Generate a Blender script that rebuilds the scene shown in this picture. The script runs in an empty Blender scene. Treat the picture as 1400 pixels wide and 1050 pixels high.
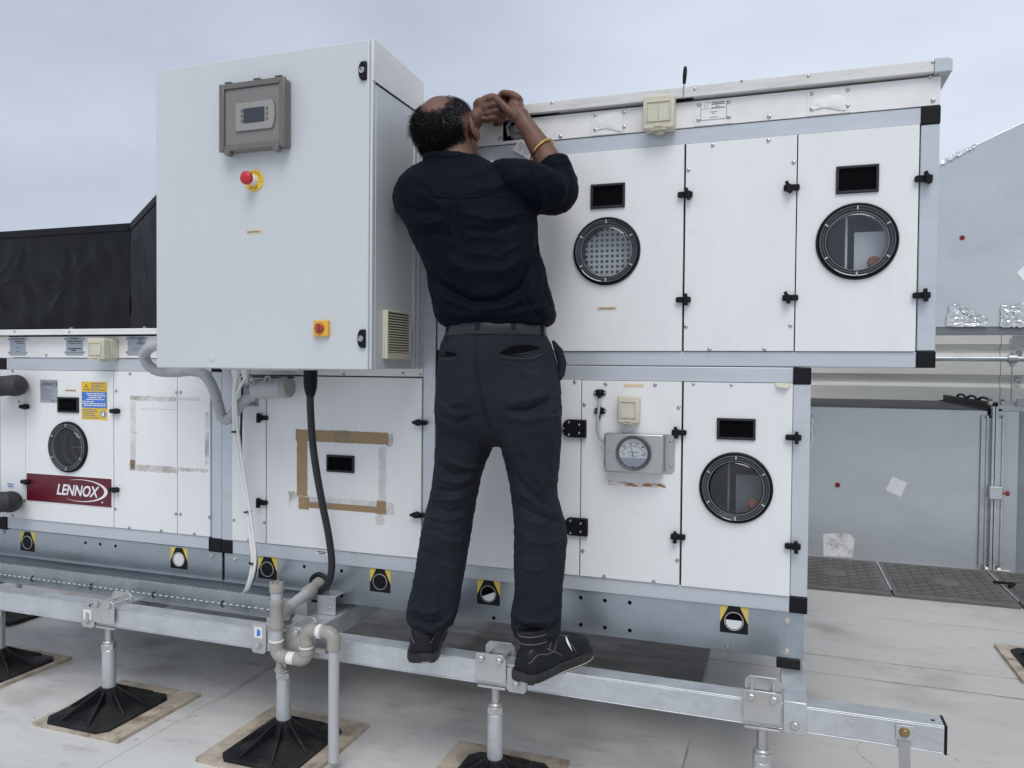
import bpy, bmesh, math, random
import numpy as np
from mathutils import Vector, Matrix, noise as mnoise
random.seed(7)
R_ = math.radians
scene = bpy.context.scene
COL = scene.collection

# ---------------------------------------------------------------- camera (solved from the photograph's vanishing points)
F_, YAW, PITCH, ROLL = 1055.2, 0.333086, -0.022510, 0.0085699
CAM = Vector((0.0, -2.35, 1.267))
_cy, _sy = math.cos(YAW), math.sin(YAW)
FWD = Vector((-_sy*math.cos(PITCH), _cy*math.cos(PITCH), math.sin(PITCH)))
_r0 = Vector((_cy, _sy, 0)); _u0 = _r0.cross(FWD)
RIGHT = _r0*math.cos(ROLL) + _u0*math.sin(ROLL)
UP = _u0*math.cos(ROLL) - _r0*math.sin(ROLL)

def ray(px, py): return FWD + RIGHT*((px-700)/F_) - UP*((py-525)/F_)
def P(px, py, Y=0.0):            # survey: photo measurement -> point on the vertical plane at depth Y
    d = ray(px, py); return CAM + d*((Y-CAM.y)/d.y)
def G(px, py, z=0.0):            # survey: photo measurement -> point on the horizontal plane at height z
    d = ray(px, py); return CAM + d*((z-CAM.z)/d.z)
def SX(px, py, X):               # survey on a plane of constant X
    d = ray(px, py); return CAM + d*((X-CAM.x)/d.x)
def RECT(a, b, Y=0.0):
    p, q = P(*a, Y), P(*b, Y)
    return min(p.x, q.x), max(p.x, q.x), min(p.z, q.z), max(p.z, q.z)

cam_d = bpy.data.cameras.new("camera"); cam = bpy.data.objects.new("camera", cam_d); COL.objects.link(cam)
cam_d.sensor_fit = 'HORIZONTAL'; cam_d.sensor_width = 36; cam_d.lens = 36*F_/1400
cam_d.clip_start = 0.05; cam_d.clip_end = 2000
M3 = Matrix((RIGHT, UP, -FWD)).transposed()
cam.matrix_world = Matrix.Translation(CAM) @ M3.to_4x4()
scene.camera = cam

# ---------------------------------------------------------------- materials
def nn(nt, typ, **kw):
    n = nt.nodes.new(typ)
    for k, v in kw.items():
        if k in n.inputs.keys() if isinstance(k, str) else False: n.inputs[k].default_value = v
        else: setattr(n, k, v)
    return n
def pmat(name, col, rough=.5, metal=0., var=.06, scale=6., rvar=.08, bump=0., bscale=200., dirt=None, dirt_amt=0., streak=(1,1,1),
         spec=.5, coat=0., spangle=0., brushed=0., sheen=0., speck=0.):
    m = bpy.data.materials.new(name); m.use_nodes = True; nt = m.node_tree; L = nt.links.new
    b = nt.nodes["Principled BSDF"]
    b.inputs["Metallic"].default_value = metal; b.inputs["Specular IOR Level"].default_value = spec
    b.inputs["Coat Weight"].default_value = coat; b.inputs["Sheen Weight"].default_value = sheen
    tc = nn(nt, "ShaderNodeTexCoord"); n1 = nn(nt, "ShaderNodeTexNoise"); n1.inputs["Scale"].default_value = scale; n1.inputs["Detail"].default_value = 6
    L(tc.outputs["Object"], n1.inputs["Vector"])
    rmp = nn(nt, "ShaderNodeMapRange"); rmp.inputs["From Min"].default_value = .25; rmp.inputs["From Max"].default_value = .75
    rmp.inputs["To Min"].default_value = 1-var; rmp.inputs["To Max"].default_value = 1+var
    L(n1.outputs["Fac"], rmp.inputs["Value"])
    mul = nn(nt, "ShaderNodeMix", data_type='RGBA', blend_type='MULTIPLY'); mul.inputs[0].default_value = 1
    mul.inputs[6].default_value = (*col, 1); L(rmp.outputs[0], mul.inputs[7])
    out = mul.outputs[2]
    if dirt is not None:
        mp = nn(nt, "ShaderNodeMapping"); mp.inputs["Scale"].default_value = streak; L(tc.outputs["Object"], mp.inputs["Vector"])
        n2 = nn(nt, "ShaderNodeTexNoise"); n2.inputs["Scale"].default_value = 3; n2.inputs["Detail"].default_value = 8; n2.inputs["Roughness"].default_value = .65
        L(mp.outputs[0], n2.inputs["Vector"])
        r2 = nn(nt, "ShaderNodeMapRange"); r2.inputs["From Min"].default_value = .48; r2.inputs["From Max"].default_value = .78
        r2.inputs["To Min"].default_value = 0; r2.inputs["To Max"].default_value = dirt_amt; L(n2.outputs["Fac"], r2.inputs["Value"])
        mx = nn(nt, "ShaderNodeMix", data_type='RGBA'); L(r2.outputs[0], mx.inputs[0]); L(out, mx.inputs[6]); mx.inputs[7].default_value = (*dirt, 1)
        out = mx.outputs[2]
    if speck:
        n5 = nn(nt, "ShaderNodeTexNoise"); n5.inputs["Scale"].default_value = 26; n5.inputs["Detail"].default_value = 3; L(tc.outputs["Object"], n5.inputs["Vector"])
        r5 = nn(nt, "ShaderNodeMapRange"); r5.inputs["From Min"].default_value = .70; r5.inputs["From Max"].default_value = .76; r5.inputs["To Max"].default_value = speck
        L(n5.outputs["Fac"], r5.inputs["Value"])
        mx5 = nn(nt, "ShaderNodeMix", data_type='RGBA'); L(r5.outputs[0], mx5.inputs[0]); L(out, mx5.inputs[6]); mx5.inputs[7].default_value = (*(dirt or (.2, .18, .15)), 1)
        out = mx5.outputs[2]
    rough_src = n1.outputs["Fac"]
    if spangle:
        v = nn(nt, "ShaderNodeTexVoronoi"); v.inputs["Scale"].default_value = 120; L(tc.outputs["Object"], v.inputs["Vector"])
        r4 = nn(nt, "ShaderNodeMapRange"); r4.inputs["To Min"].default_value = 1-spangle; r4.inputs["To Max"].default_value = 1+spangle
        sp = nn(nt, "ShaderNodeSeparateColor"); L(v.outputs["Color"], sp.inputs[0]); L(sp.outputs[0], r4.inputs["Value"])
        m4 = nn(nt, "ShaderNodeMix", data_type='RGBA', blend_type='MULTIPLY'); m4.inputs[0].default_value = 1
        L(out, m4.inputs[6]); L(r4.outputs[0], m4.inputs[7]); out = m4.outputs[2]
    if brushed:
        mp = nn(nt, "ShaderNodeMapping"); mp.inputs["Scale"].default_value = (4, 4, 260); L(tc.outputs["Object"], mp.inputs["Vector"])
        n3 = nn(nt, "ShaderNodeTexNoise"); n3.inputs["Scale"].default_value = 2; L(mp.outputs[0], n3.inputs["Vector"])
        r3 = nn(nt, "ShaderNodeMapRange"); r3.inputs["To Min"].default_value = 1-brushed; r3.inputs["To Max"].default_value = 1+brushed; L(n3.outputs["Fac"], r3.inputs["Value"])
        m4 = nn(nt, "ShaderNodeMix", data_type='RGBA', blend_type='MULTIPLY'); m4.inputs[0].default_value = 1
        L(out, m4.inputs[6]); L(r3.outputs[0], m4.inputs[7]); out = m4.outputs[2]
    L(out, b.inputs["Base Color"])
    rr = nn(nt, "ShaderNodeMapRange"); rr.inputs["From Min"].default_value = .3; rr.inputs["From Max"].default_value = .7
    rr.inputs["To Min"].default_value = max(.02, rough-rvar); rr.inputs["To Max"].default_value = min(1, rough+rvar)
    L(rough_src, rr.inputs["Value"]); L(rr.outputs[0], b.inputs["Roughness"])
    if bump:
        nb = nn(nt, "ShaderNodeTexNoise"); nb.inputs["Scale"].default_value = bscale; nb.inputs["Detail"].default_value = 3; L(tc.outputs["Object"], nb.inputs["Vector"])
        bp = nn(nt, "ShaderNodeBump"); bp.inputs["Strength"].default_value = bump; bp.inputs["Distance"].default_value = .004
        L(nb.outputs["Fac"], bp.inputs["Height"]); L(bp.outputs[0], b.inputs["Normal"])
    return m
def alpha_noise(m, scale, lo, hi, stretch=(1, 1, 1), mx=1.0):      # worn, patchy coverage
    nt = m.node_tree; L = nt.links.new; b = nt.nodes["Principled BSDF"]
    tc = nn(nt, "ShaderNodeTexCoord"); mp = nn(nt, "ShaderNodeMapping"); mp.inputs["Scale"].default_value = stretch
    n = nn(nt, "ShaderNodeTexNoise"); n.inputs["Scale"].default_value = scale; n.inputs["Detail"].default_value = 8; n.inputs["Roughness"].default_value = .7
    L(tc.outputs["Object"], mp.inputs["Vector"]); L(mp.outputs[0], n.inputs["Vector"])
    r = nn(nt, "ShaderNodeMapRange"); r.inputs["From Min"].default_value = lo; r.inputs["From Max"].default_value = hi; r.inputs["To Max"].default_value = mx
    L(n.outputs["Fac"], r.inputs["Value"]); L(r.outputs[0], b.inputs["Alpha"]); return m

MT = {}
MT['white'] = pmat("white_paint", (.80, .81, .815), .42, var=.02, scale=2.2, dirt=(.56, .54, .50), dirt_amt=.13, streak=(5, 5, .8), bump=.03, bscale=500, speck=.12)
MT['white_clean'] = pmat("white_sheet", (.82, .82, .81), .45, var=.02, scale=3, dirt=(.45, .42, .38), dirt_amt=.30, streak=(3, 3, 3), speck=.12)
MT['roofmetal'] = pmat("roof_edge_paint", (.70, .70, .68), .5, var=.05, scale=5, dirt=(.30, .285, .26), dirt_amt=.5, streak=(2, 2, 14), speck=.4)
MT['frame'] = pmat("aluminium_profile", (.55, .59, .635), .36, metal=.25, var=.04, scale=3, rvar=.06, dirt=(.40, .42, .43), dirt_amt=.3, streak=(1, 1, 10))
MT['galv'] = pmat("galvanised_plate", (.40, .45, .49), .34, metal=.75, var=.10, scale=2.2, rvar=.12, spangle=.035, dirt=(.25, .29, .32), dirt_amt=.55, streak=(1.0, 1.0, 1.6), speck=.15)
MT['galv_light'] = pmat("hot_dip_galvanised", (.60, .63, .65), .42, metal=.7, var=.10, scale=12, rvar=.10, spangle=.045, dirt=(.40, .41, .41), dirt_amt=.45, streak=(3, 3, 7), bump=.10, bscale=160)
MT['duct'] = pmat("duct_sheet", (.57, .61, .635), .36, metal=.55, var=.06, scale=1.2, rvar=.10, spangle=.02, dirt=(.42, .47, .50), dirt_amt=.5, streak=(.8, .8, 1.4))
MT['zinc'] = pmat("zinc_plate", (.55, .55, .54), .38, metal=.75, var=.1, scale=10, rvar=.1, bump=.1, bscale=120)
MT['steel'] = pmat("steel_screw", (.45, .46, .47), .25, metal=1, var=.2, scale=50)
MT['stainless'] = pmat("stainless_box", (.50, .50, .495), .40, metal=.85, var=.04, scale=4, brushed=.12)
MT['black'] = pmat("black_plastic", (.007, .008, .011), .50, var=.15, scale=40, spec=.22)
MT['rubber'] = pmat("black_rubber", (.010, .011, .013), .60, var=.3, scale=14, dirt=(.10, .095, .08), dirt_amt=.40, streak=(3, 3, 3), bump=.1, bscale=120, spec=.28)
MT['dark'] = pmat("dark_void", (.004, .004, .005), .9, spec=.05)
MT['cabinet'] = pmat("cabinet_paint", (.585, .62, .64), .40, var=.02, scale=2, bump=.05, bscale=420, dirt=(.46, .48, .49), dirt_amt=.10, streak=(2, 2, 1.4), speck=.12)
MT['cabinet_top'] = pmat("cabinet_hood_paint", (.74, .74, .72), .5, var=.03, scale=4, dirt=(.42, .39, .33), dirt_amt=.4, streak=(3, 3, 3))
MT['cream'] = pmat("cream_plastic", (.63, .60, .47), .45, var=.05, scale=9, dirt=(.35, .33, .26), dirt_amt=.35, streak=(3, 3, 3))
MT['cream_in'] = pmat("cream_rocker", (.58, .56, .46), .3, var=.05, scale=20)
MT['grey_cover'] = pmat("smoked_cover", (.20, .19, .18), .30, var=.04, scale=6, coat=.3)
MT['grey_cover2'] = pmat("smoked_cover_edge", (.14, .13, .12), .28, var=.05, scale=6, coat=.3)
MT['keypad'] = pmat("keypad_bezel", (.30, .29, .28), .45, var=.03)
MT['screen'] = pmat("lcd_glass", (.035, .042, .055), .16, var=.1)
MT['red'] = pmat("red_plastic", (.52, .02, .035), .35, var=.05)
MT['yellow'] = pmat("yellow_plastic", (.80, .56, .05), .45, var=.05)
MT['ochre'] = pmat("switch_yellow", (.78, .42, .05), .4, var=.06)
MT['rustred'] = pmat("red_knob", (.36, .07, .05), .4, var=.1)
MT['labelyellow'] = pmat("yellow_label", (.72, .55, .10), .5, var=.08, scale=20, dirt=(.45, .42, .25), dirt_amt=.4, streak=(3, 3, 3))
MT['stick_y'] = pmat("sticker_yellow", (.78, .52, .03), .4, var=.03)
MT['stick_b'] = pmat("sticker_blue", (.05, .19, .62), .4, var=.03)
MT['stick_w'] = pmat("sticker_white", (.78, .78, .77), .45, var=.03)
MT['stick_g'] = pmat("sticker_grey", (.36, .40, .45), .4, var=.05, metal=.2)
MT['stick_o'] = pmat("sticker_beige", (.70, .58, .38), .5, var=.1, scale=60)
MT['print'] = pmat("black_print", (.012, .012, .015), .6, spec=.2)
MT['printgrey'] = pmat("grey_print", (.22, .23, .25), .5)
MT['printw'] = pmat("white_print", (.82, .82, .82), .45, var=.01)
MT['maroon'] = pmat("maroon_panel", (.115, .006, .018), .33, var=.06, scale=8)
MT['tape'] = pmat("brown_tape", (.32, .215, .11), .32, var=.12, scale=9, dirt=(.42, .32, .20), dirt_amt=.5, streak=(1.5, 1.5, 7))
MT['tape_old'] = alpha_noise(pmat("tape_residue", (.46, .41, .33), .6, var=.2, scale=12), 14, .38, .74, (1, 1, 1), .50)
MT['tape_film'] = alpha_noise(pmat("tape_backing", (.66, .65, .60), .25, var=.1, scale=12), 12, .28, .72, (1, 1, 1), .34)
MT['rust'] = alpha_noise(pmat("rust_run", (.42, .17, .03), .8, var=.4, scale=50), 40, .46, .64, (1, 1, 3), .75)
MT['conduit'] = pmat("grey_conduit", (.42, .43, .44), .45, var=.06, scale=10)
MT['pvc'] = pmat("pvc_pipe", (.46, .46, .48), .38, var=.04, scale=10, dirt=(.33, .33, .32), dirt_amt=.3, streak=(3, 3, 3))
MT['pvc_fit'] = pmat("pvc_fitting", (.33, .32, .295), .42, var=.05, scale=10, dirt=(.22, .21, .19), dirt_amt=.3, streak=(3, 3, 3))
MT['cable_w'] = pmat("white_cable", (.74, .74, .74), .45, var=.05)
MT['cable_b'] = pmat("black_cable", (.016, .018, .022), .5, var=.15, scale=30)
MT['foam'] = pmat("black_insulation", (.030, .031, .034), .75, var=.3, scale=14, bump=.35, bscale=60, dirt=(.11, .11, .11), dirt_amt=.6, streak=(3, 3, 3))
MT['board'] = pmat("weathered_board", (.47, .41, .33), .85, var=.25, scale=18, dirt=(.11, .075, .05), dirt_amt=.9, streak=(5, 5, 5), bump=.3, bscale=90, speck=.5)
MT['mat'] = pmat("rubber_walkway", (.125, .12, .115), .6, var=.22, scale=12, dirt=(.17, .165, .16), dirt_amt=.5, streak=(3, 3, 3))
MT['clad'] = pmat("wall_cladding", (.74, .73, .68), .5, var=.03, scale=2, dirt=(.4, .38, .34), dirt_amt=.3, streak=(1, 1, 5))
MT['clear'] = pmat("clear_acrylic_rim", (.075, .083, .092), .10, var=.15, scale=12, spec=.8, coat=.6)
MT['foil'] = pmat("foil_tape", (.62, .64, .66), .34, metal=.9, var=.15, scale=20, bump=.8, bscale=60)
MT['paper'] = pmat("white_paper", (.86, .87, .88), .6, var=.03, scale=20)
MT['silt'] = pmat("patch_plaster", (.80, .80, .79), .6, var=.1, scale=20, bump=.6, bscale=60, dirt=(.10, .10, .10), dirt_amt=.9, streak=(7, 7, 7))
MT['brass'] = pmat("brass_bolt", (.35, .24, .12), .4, metal=.8, var=.1, scale=60)
MT['gold'] = pmat("gold_bangle", (.85, .53, .16), .18, metal=1, var=.05)
MT['inner'] = pmat("inner_lining_and_light", (.74, .75, .77), .45, var=.05)
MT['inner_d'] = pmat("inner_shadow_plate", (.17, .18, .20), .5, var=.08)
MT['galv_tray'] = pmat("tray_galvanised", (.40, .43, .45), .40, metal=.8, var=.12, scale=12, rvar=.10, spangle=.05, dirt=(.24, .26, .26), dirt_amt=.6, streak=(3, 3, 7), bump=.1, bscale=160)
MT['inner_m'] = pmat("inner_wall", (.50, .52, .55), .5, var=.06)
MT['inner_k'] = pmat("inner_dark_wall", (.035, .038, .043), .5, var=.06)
MT['handle'] = pmat("dark_handle", (.026, .027, .031), .5, var=.15, scale=40, spec=.3)
MT['duct_top'] = pmat("duct_top_dust_reflection", (.075, .072, .068), .7, var=.3, scale=3, dirt=(.03, .028, .026), dirt_amt=.7, streak=(1, 3, 1))  # dust plus the wall's dark reflection, put into the colour
MT['lap_dirt'] = alpha_noise(pmat("lap_dirt", (.12, .108, .095), .8, var=.3, scale=8), 4, .40, .66, (1, 1, 1), .42)
MT['filter'] = pmat("filter_media", (.20, .21, .22), .8, var=.2, scale=40)
MT['orange'] = pmat("orange_reflection", (.42, .17, .10), .5, var=.1)
MT['tube'] = pmat("clear_hose", (.40, .42, .41), .15, var=.08, spec=.8)
MT['dial'] = pmat("dial_face", (.76, .78, .80), .3, var=.02)
MT['bezel'] = pmat("bezel_grey", (.10, .11, .12), .35, metal=.4)
# thin clear glass for the inspection windows
def glass_mat():
    m = bpy.data.materials.new("window_glass"); m.use_nodes = True; nt = m.node_tree; nt.nodes.clear()
    o = nn(nt, "ShaderNodeOutputMaterial"); mx = nn(nt, "ShaderNodeMixShader"); t = nn(nt, "ShaderNodeBsdfTransparent"); g = nn(nt, "ShaderNodeBsdfGlossy")
    t.inputs[0].default_value = (.86, .89, .91, 1); g.inputs["Roughness"].default_value = .03
    f = nn(nt, "ShaderNodeLayerWeight"); f.inputs["Blend"].default_value = .42
    mr = nn(nt, "ShaderNodeMapRange"); mr.inputs["To Min"].default_value = .045; mr.inputs["To Max"].default_value = .45
    nt.links.new(f.outputs["Fresnel"], mr.inputs["Value"]); nt.links.new(mr.outputs[0], mx.inputs[0])
    nt.links.new(t.outputs[0], mx.inputs[1]); nt.links.new(g.outputs[0], mx.inputs[2]); nt.links.new(mx.outputs[0], o.inputs[0]); return m
MT['glass'] = glass_mat()
MT['redplug'] = pmat("red_plug", (.26, .015, .02), .5, var=.1)
MT['lens_edge'] = pmat("acrylic_lens_edge", (.22, .25, .27), .12, var=.15, scale=20, spec=.8)
MT['dial_glass'] = MT['glass'].copy(); MT['dial_glass'].node_tree.nodes["Map Range"].inputs["To Min"].default_value = .03; MT['dial_glass'].node_tree.nodes["Transparent BSDF"].inputs[0].default_value = (.95, .96, .97, 1)

# ---------------------------------------------------------------- mesh builder
class MB:
    def __init__(s): s.bm = bmesh.new()
    def box(s, x0, x1, y0, y1, z0, z1):
        v = [s.bm.verts.new((x, y, z)) for x in (x0, x1) for y in (y0, y1) for z in (z0, z1)]
        for f in ((0,1,3,2),(4,6,7,5),(0,4,5,1),(2,3,7,6),(0,2,6,4),(1,5,7,3)): s.bm.faces.new([v[i] for i in f])
        return s
    def prism(s, poly, y0, y1):                     # poly in (x, z), extruded along y
        a = [s.bm.verts.new((x, y0, z)) for x, z in poly]; b = [s.bm.verts.new((x, y1, z)) for x, z in poly]
        n = len(poly); s.bm.faces.new(a); s.bm.faces.new(b[::-1])
        for i in range(n): s.bm.faces.new((a[i], b[i], b[(i+1) % n], a[(i+1) % n]))
        return s
    def prism_v(s, pts, d):                         # polygon of 3-D points extruded by vector d
        a = [s.bm.verts.new(p) for p in pts]; b = [s.bm.verts.new(Vector(p)+Vector(d)) for p in pts]
        n = len(pts); s.bm.faces.new(a); s.bm.faces.new(b[::-1])
        for i in range(n): s.bm.faces.new((a[i], b[i], b[(i+1) % n], a[(i+1) % n]))
        return s
    def tube(s, pts, rad, seg=14, caps=True):       # rad: number or list
        pts = [Vector(p) for p in pts]; n = len(pts)
        rad = [rad]*n if not isinstance(rad, (list, tuple)) else rad
        t0 = (pts[1]-pts[0]).normalized(); u = t0.orthogonal().normalized(); rings = []
        for i in range(n):
            t = (pts[min(i+1, n-1)]-pts[max(i-1, 0)]).normalized()
            u = (u - t*u.dot(t)).normalized(); w = t.cross(u)
            rings.append([s.bm.verts.new(pts[i]+(u*math.cos(a)+w*math.sin(a))*rad[i]) for a in [2*math.pi*k/seg for k in range(seg)]])
        for a, b in zip(rings, rings[1:]):
            for k in range(seg): s.bm.faces.new((a[k], a[(k+1) % seg], b[(k+1) % seg], b[k]))
        if caps: s.bm.faces.new(rings[0][::-1]); s.bm.faces.new(rings[-1])
        return s
    def cyl(s, p, q, r, seg=20): return s.tube([p, q], r, seg)
    def lathe(s, c, axis, prof, seg=48, closed=False):             # prof: (radius, offset along axis)
        c = Vector(c); a = Vector(axis).normalized(); u = a.orthogonal().normalized(); w = a.cross(u); rings = []
        for r, h in prof:
            rings.append([s.bm.verts.new(c+a*h+(u*math.cos(t)+w*math.sin(t))*max(r, 1e-5)) for t in [2*math.pi*k/seg for k in range(seg)]])
        prs = list(zip(rings, rings[1:]))
        if closed: prs.append((rings[-1], rings[0]))
        for p, q in prs:
            for k in range(seg): s.bm.faces.new((p[k], p[(k+1) % seg], q[(k+1) % seg], q[k]))
        return s
    def plate_hole(s, x0, x1, z0, z1, y0, y1, cx, cz, r, n=64):
        ang = [2*math.pi*k/n for k in range(n)] + [math.atan2(z-cz, x-cx) % (2*math.pi) for x in (x0, x1) for z in (z0, z1)]
        ang = sorted(set(round(a, 6) for a in ang)); N = len(ang); L = []
        for a in ang:
            c, si = math.cos(a), math.sin(a)
            tx = ((x1-cx)/c if c > 1e-9 else (x0-cx)/c if c < -1e-9 else 1e9); tz = ((z1-cz)/si if si > 1e-9 else (z0-cz)/si if si < -1e-9 else 1e9)
            t = min(tx, tz); L.append((s.bm.verts.new((cx+c*r, y0, cz+si*r)), s.bm.verts.new((cx+c*t, y0, cz+si*t)), s.bm.verts.new((cx+c*t, y1, cz+si*t)), s.bm.verts.new((cx+c*r, y1, cz+si*r))))
        for i in range(N):
            a, b = L[i], L[(i+1) % N]
            for k in range(4): s.bm.faces.new((a[k], a[(k+1) % 4], b[(k+1) % 4], b[k]))
        return s
    def quad(s, pts): s.bm.faces.new([s.bm.verts.new(p) for p in pts]); return s
    def ell(s, c, rad, rot=None, sub=3):
        r = bmesh.ops.create_icosphere(s.bm, subdivisions=sub, radius=1)
        M = Matrix.Translation(Vector(c)) @ (rot.to_4x4() if rot else Matrix.Identity(4)) @ Matrix.Diagonal((*rad, 1))
        bmesh.ops.transform(s.bm, matrix=M, verts=r['verts']); return s
    def mesh(s, name, sharp=35):
        bmesh.ops.recalc_face_normals(s.bm, faces=s.bm.faces)
        me = bpy.data.meshes.new(name); s.bm.to_mesh(me); s.bm.free()
        if me.polygons:
            me.polygons.foreach_set('use_smooth', [True]*len(me.polygons)); me.set_sharp_from_angle(angle=R_(sharp))
        return me
def wloc(o):
    v = Vector((0, 0, 0))
    while o: v += o.location; o = o.parent
    return v
def obj(name, mb, mat, parent=None, bevel=0., sharp=35, label=None):
    me = mb.mesh(name, sharp) if isinstance(mb, MB) else mb
    if parent is not None: me.transform(Matrix.Translation(-wloc(parent)))
    if mat is not None: me.materials.append(MT[mat] if isinstance(mat, str) else mat)
    o = bpy.data.objects.new(name, me); COL.objects.link(o)
    if parent is not None: o.parent = parent
    if bevel:
        m = o.modifiers.new("bevel", 'BEVEL'); m.width = bevel; m.segments = 3 if bevel > .0035 else 2; m.limit_method = 'ANGLE'; m.angle_limit = R_(40)
    if label: o['label'] = label
    return o
def tag(o, label, cat, group=None, kind=None):
    if label: o['label'] = label
    if cat: o['category'] = cat
    if group: o['group'] = group
    if kind: o['kind'] = kind
    return o
def thing(name, label, cat, loc, group=None):
    o = bpy.data.objects.new(name, None); COL.objects.link(o); o.location = loc; o.empty_display_size = .05
    return tag(o, label, cat, group)
def copy_tree(o, parent=None):
    c = o.copy(); COL.objects.link(c)
    if parent is not None: c.parent = parent
    for ch in list(o.children): copy_tree(ch, c)
    return c
def box(x0, x1, y0, y1, z0, z1): return MB().box(x0, x1, y0, y1, z0, z1)

_screw = MB().lathe((0, 0, 0), (0, -1, 0), [(.0058, 0), (.0058, .0012), (.0046, .0032), (.0022, .0042), (.0018, .003), (0, .003)], 12).mesh("screw"); _screw.materials.append(MT['steel'])
def screws(parent, pts, Y=-.006, s=1.):
    for p in pts:
        w = P(*p, Y); o = bpy.data.objects.new("screw", _screw); COL.objects.link(o); o.parent = parent
        o.location = Vector((w.x, Y, w.z))-wloc(parent); o.scale = (s, s, s)
def ragged(x0, x1, z0, z1, Y, step=.0035, amp=.002, th=.0008, seed=0, jag=None):      # a torn or worn patch
    rnd = random.Random(seed); pts = []
    def side(a, b):
        n = max(2, int((Vector(b)-Vector(a)).length/step))
        for i in range(n):
            t = i/n; d = Vector((b[0]-a[0], b[1]-a[1])).normalized(); nrm = Vector((-d.y, d.x)); q = Vector(a).lerp(Vector(b), t)+nrm*amp*(1.1*mnoise.noise((t*n*.35+seed*7, i*0+seed, a[0]*50))+rnd.uniform(-.35, .35)); pts.append((q.x, q.y))
    c = [(x0, z0), (x1, z0), (x1, z1), (x0, z1)]
    for i in range(4): side(c[i], c[(i+1) % 4])
    return MB().prism(pts, Y-th, Y)
def text(body, x0, x1, z0, z1, Y, mat, parent, name="lettering", shear=0., off=0., keep=False):
    cu = bpy.data.curves.new(name, 'FONT'); cu.body = body; cu.shear = shear; cu.offset = off; cu.resolution_u = 4; cu.extrude = .0
    t = bpy.data.objects.new(name, cu); COL.objects.link(t); bpy.context.view_layer.update()
    me = bpy.data.meshes.new_from_object(t.evaluated_get(bpy.context.evaluated_depsgraph_get())); bpy.data.objects.remove(t)
    xs = [v.co.x for v in me.vertices]; ys = [v.co.y for v in me.vertices]; a, b, c, d = min(xs), max(xs), min(ys), max(ys)
    for v in me.vertices:
        v.co = Vector((x0+(v.co.x-a)/(b-a)*(x1-x0), Y, z0+(v.co.y-c)/(d-c)*(z1-z0)))
    return obj(name, me, mat, parent)
def printed(parent, x0, x1, z0, z1, Y, rows, mat='print', seed=1):      # rows: (height fraction from top, x start, x end, thickness fraction) - illegible small print
    mb = MB(); rnd = random.Random(seed); W, H = x1-x0, z1-z0
    for h, a, b, th in rows:
        x = x0+W*a; z = z1-H*h; xe = x0+W*b
        while x < xe:
            w = min(xe-x, W*rnd.uniform(.05, .16)); mb.quad([(x, Y, z), (x+w, Y, z), (x+w, Y, z-H*th), (x, Y, z-H*th)]); x += w+W*.018
    return obj("print", mb, mat, parent)
# ---------------------------------------------------------------- air handling modules
X = lambda px, py=500, Y=0.: P(px, py, Y).x
Z = lambda px, py, Y=0.: P(px, py, Y).z

def latch(parent, px, py, d=1, ang=0.):                 # quarter-turn latch: hub, arm reaching over the door edge, cross grip
    c = P(px, py, -.006); mb = MB()
    mb.lathe((c.x, -.004, c.z), (0, -1, 0), [(.011, 0), (.011, .017), (.009, .020), (0, .020)], 16)
    mb.prism([(c.x-d*.013, c.z-.0078), (c.x+d*.024, c.z-.0082), (c.x+d*.030, c.z-.006), (c.x+d*.030, c.z+.006), (c.x+d*.024, c.z+.0082), (c.x-d*.013, c.z+.0078)], -.020, -.005)
    ca, sa = math.cos(ang), math.sin(ang)
    for L, w in ((.0175, .0055),):
        pts = [(-w, -L), (w, -L), (w*.8, L), (-w*.8, L)]
        mb.prism([(c.x+x*ca-z*sa, c.z+x*sa+z*ca) for x, z in pts], -.030, -.016)
    return obj("latch", mb, 'black', parent, bevel=.0012)
def handle(parent, a, b):
    x0, x1, z0, z1 = RECT(a, b); t = .0075; mb = MB()
    mb.box(x0, x1, -.013, -.004, z1-t, z1).box(x0, x1, -.013, -.004, z0, z0+t).box(x0, x0+t, -.013, -.004, z0+t, z1-t).box(x1-t, x1, -.013, -.004, z0+t, z1-t)
    h = obj("handle", mb, 'handle', parent, bevel=.002)
    mb = box(x0+t, x1-t, -.0072, -.004, z0+t, z1-t).box(x0+t, x1-t, -.0105, -.0072, z0+t, z0+t+.009)
    mb.box(x0+t+.004, x1-t-.004, -.010, -.0072, z1-t-.006, z1-t-.002)
    obj("handle", mb, 'dark', parent)
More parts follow.
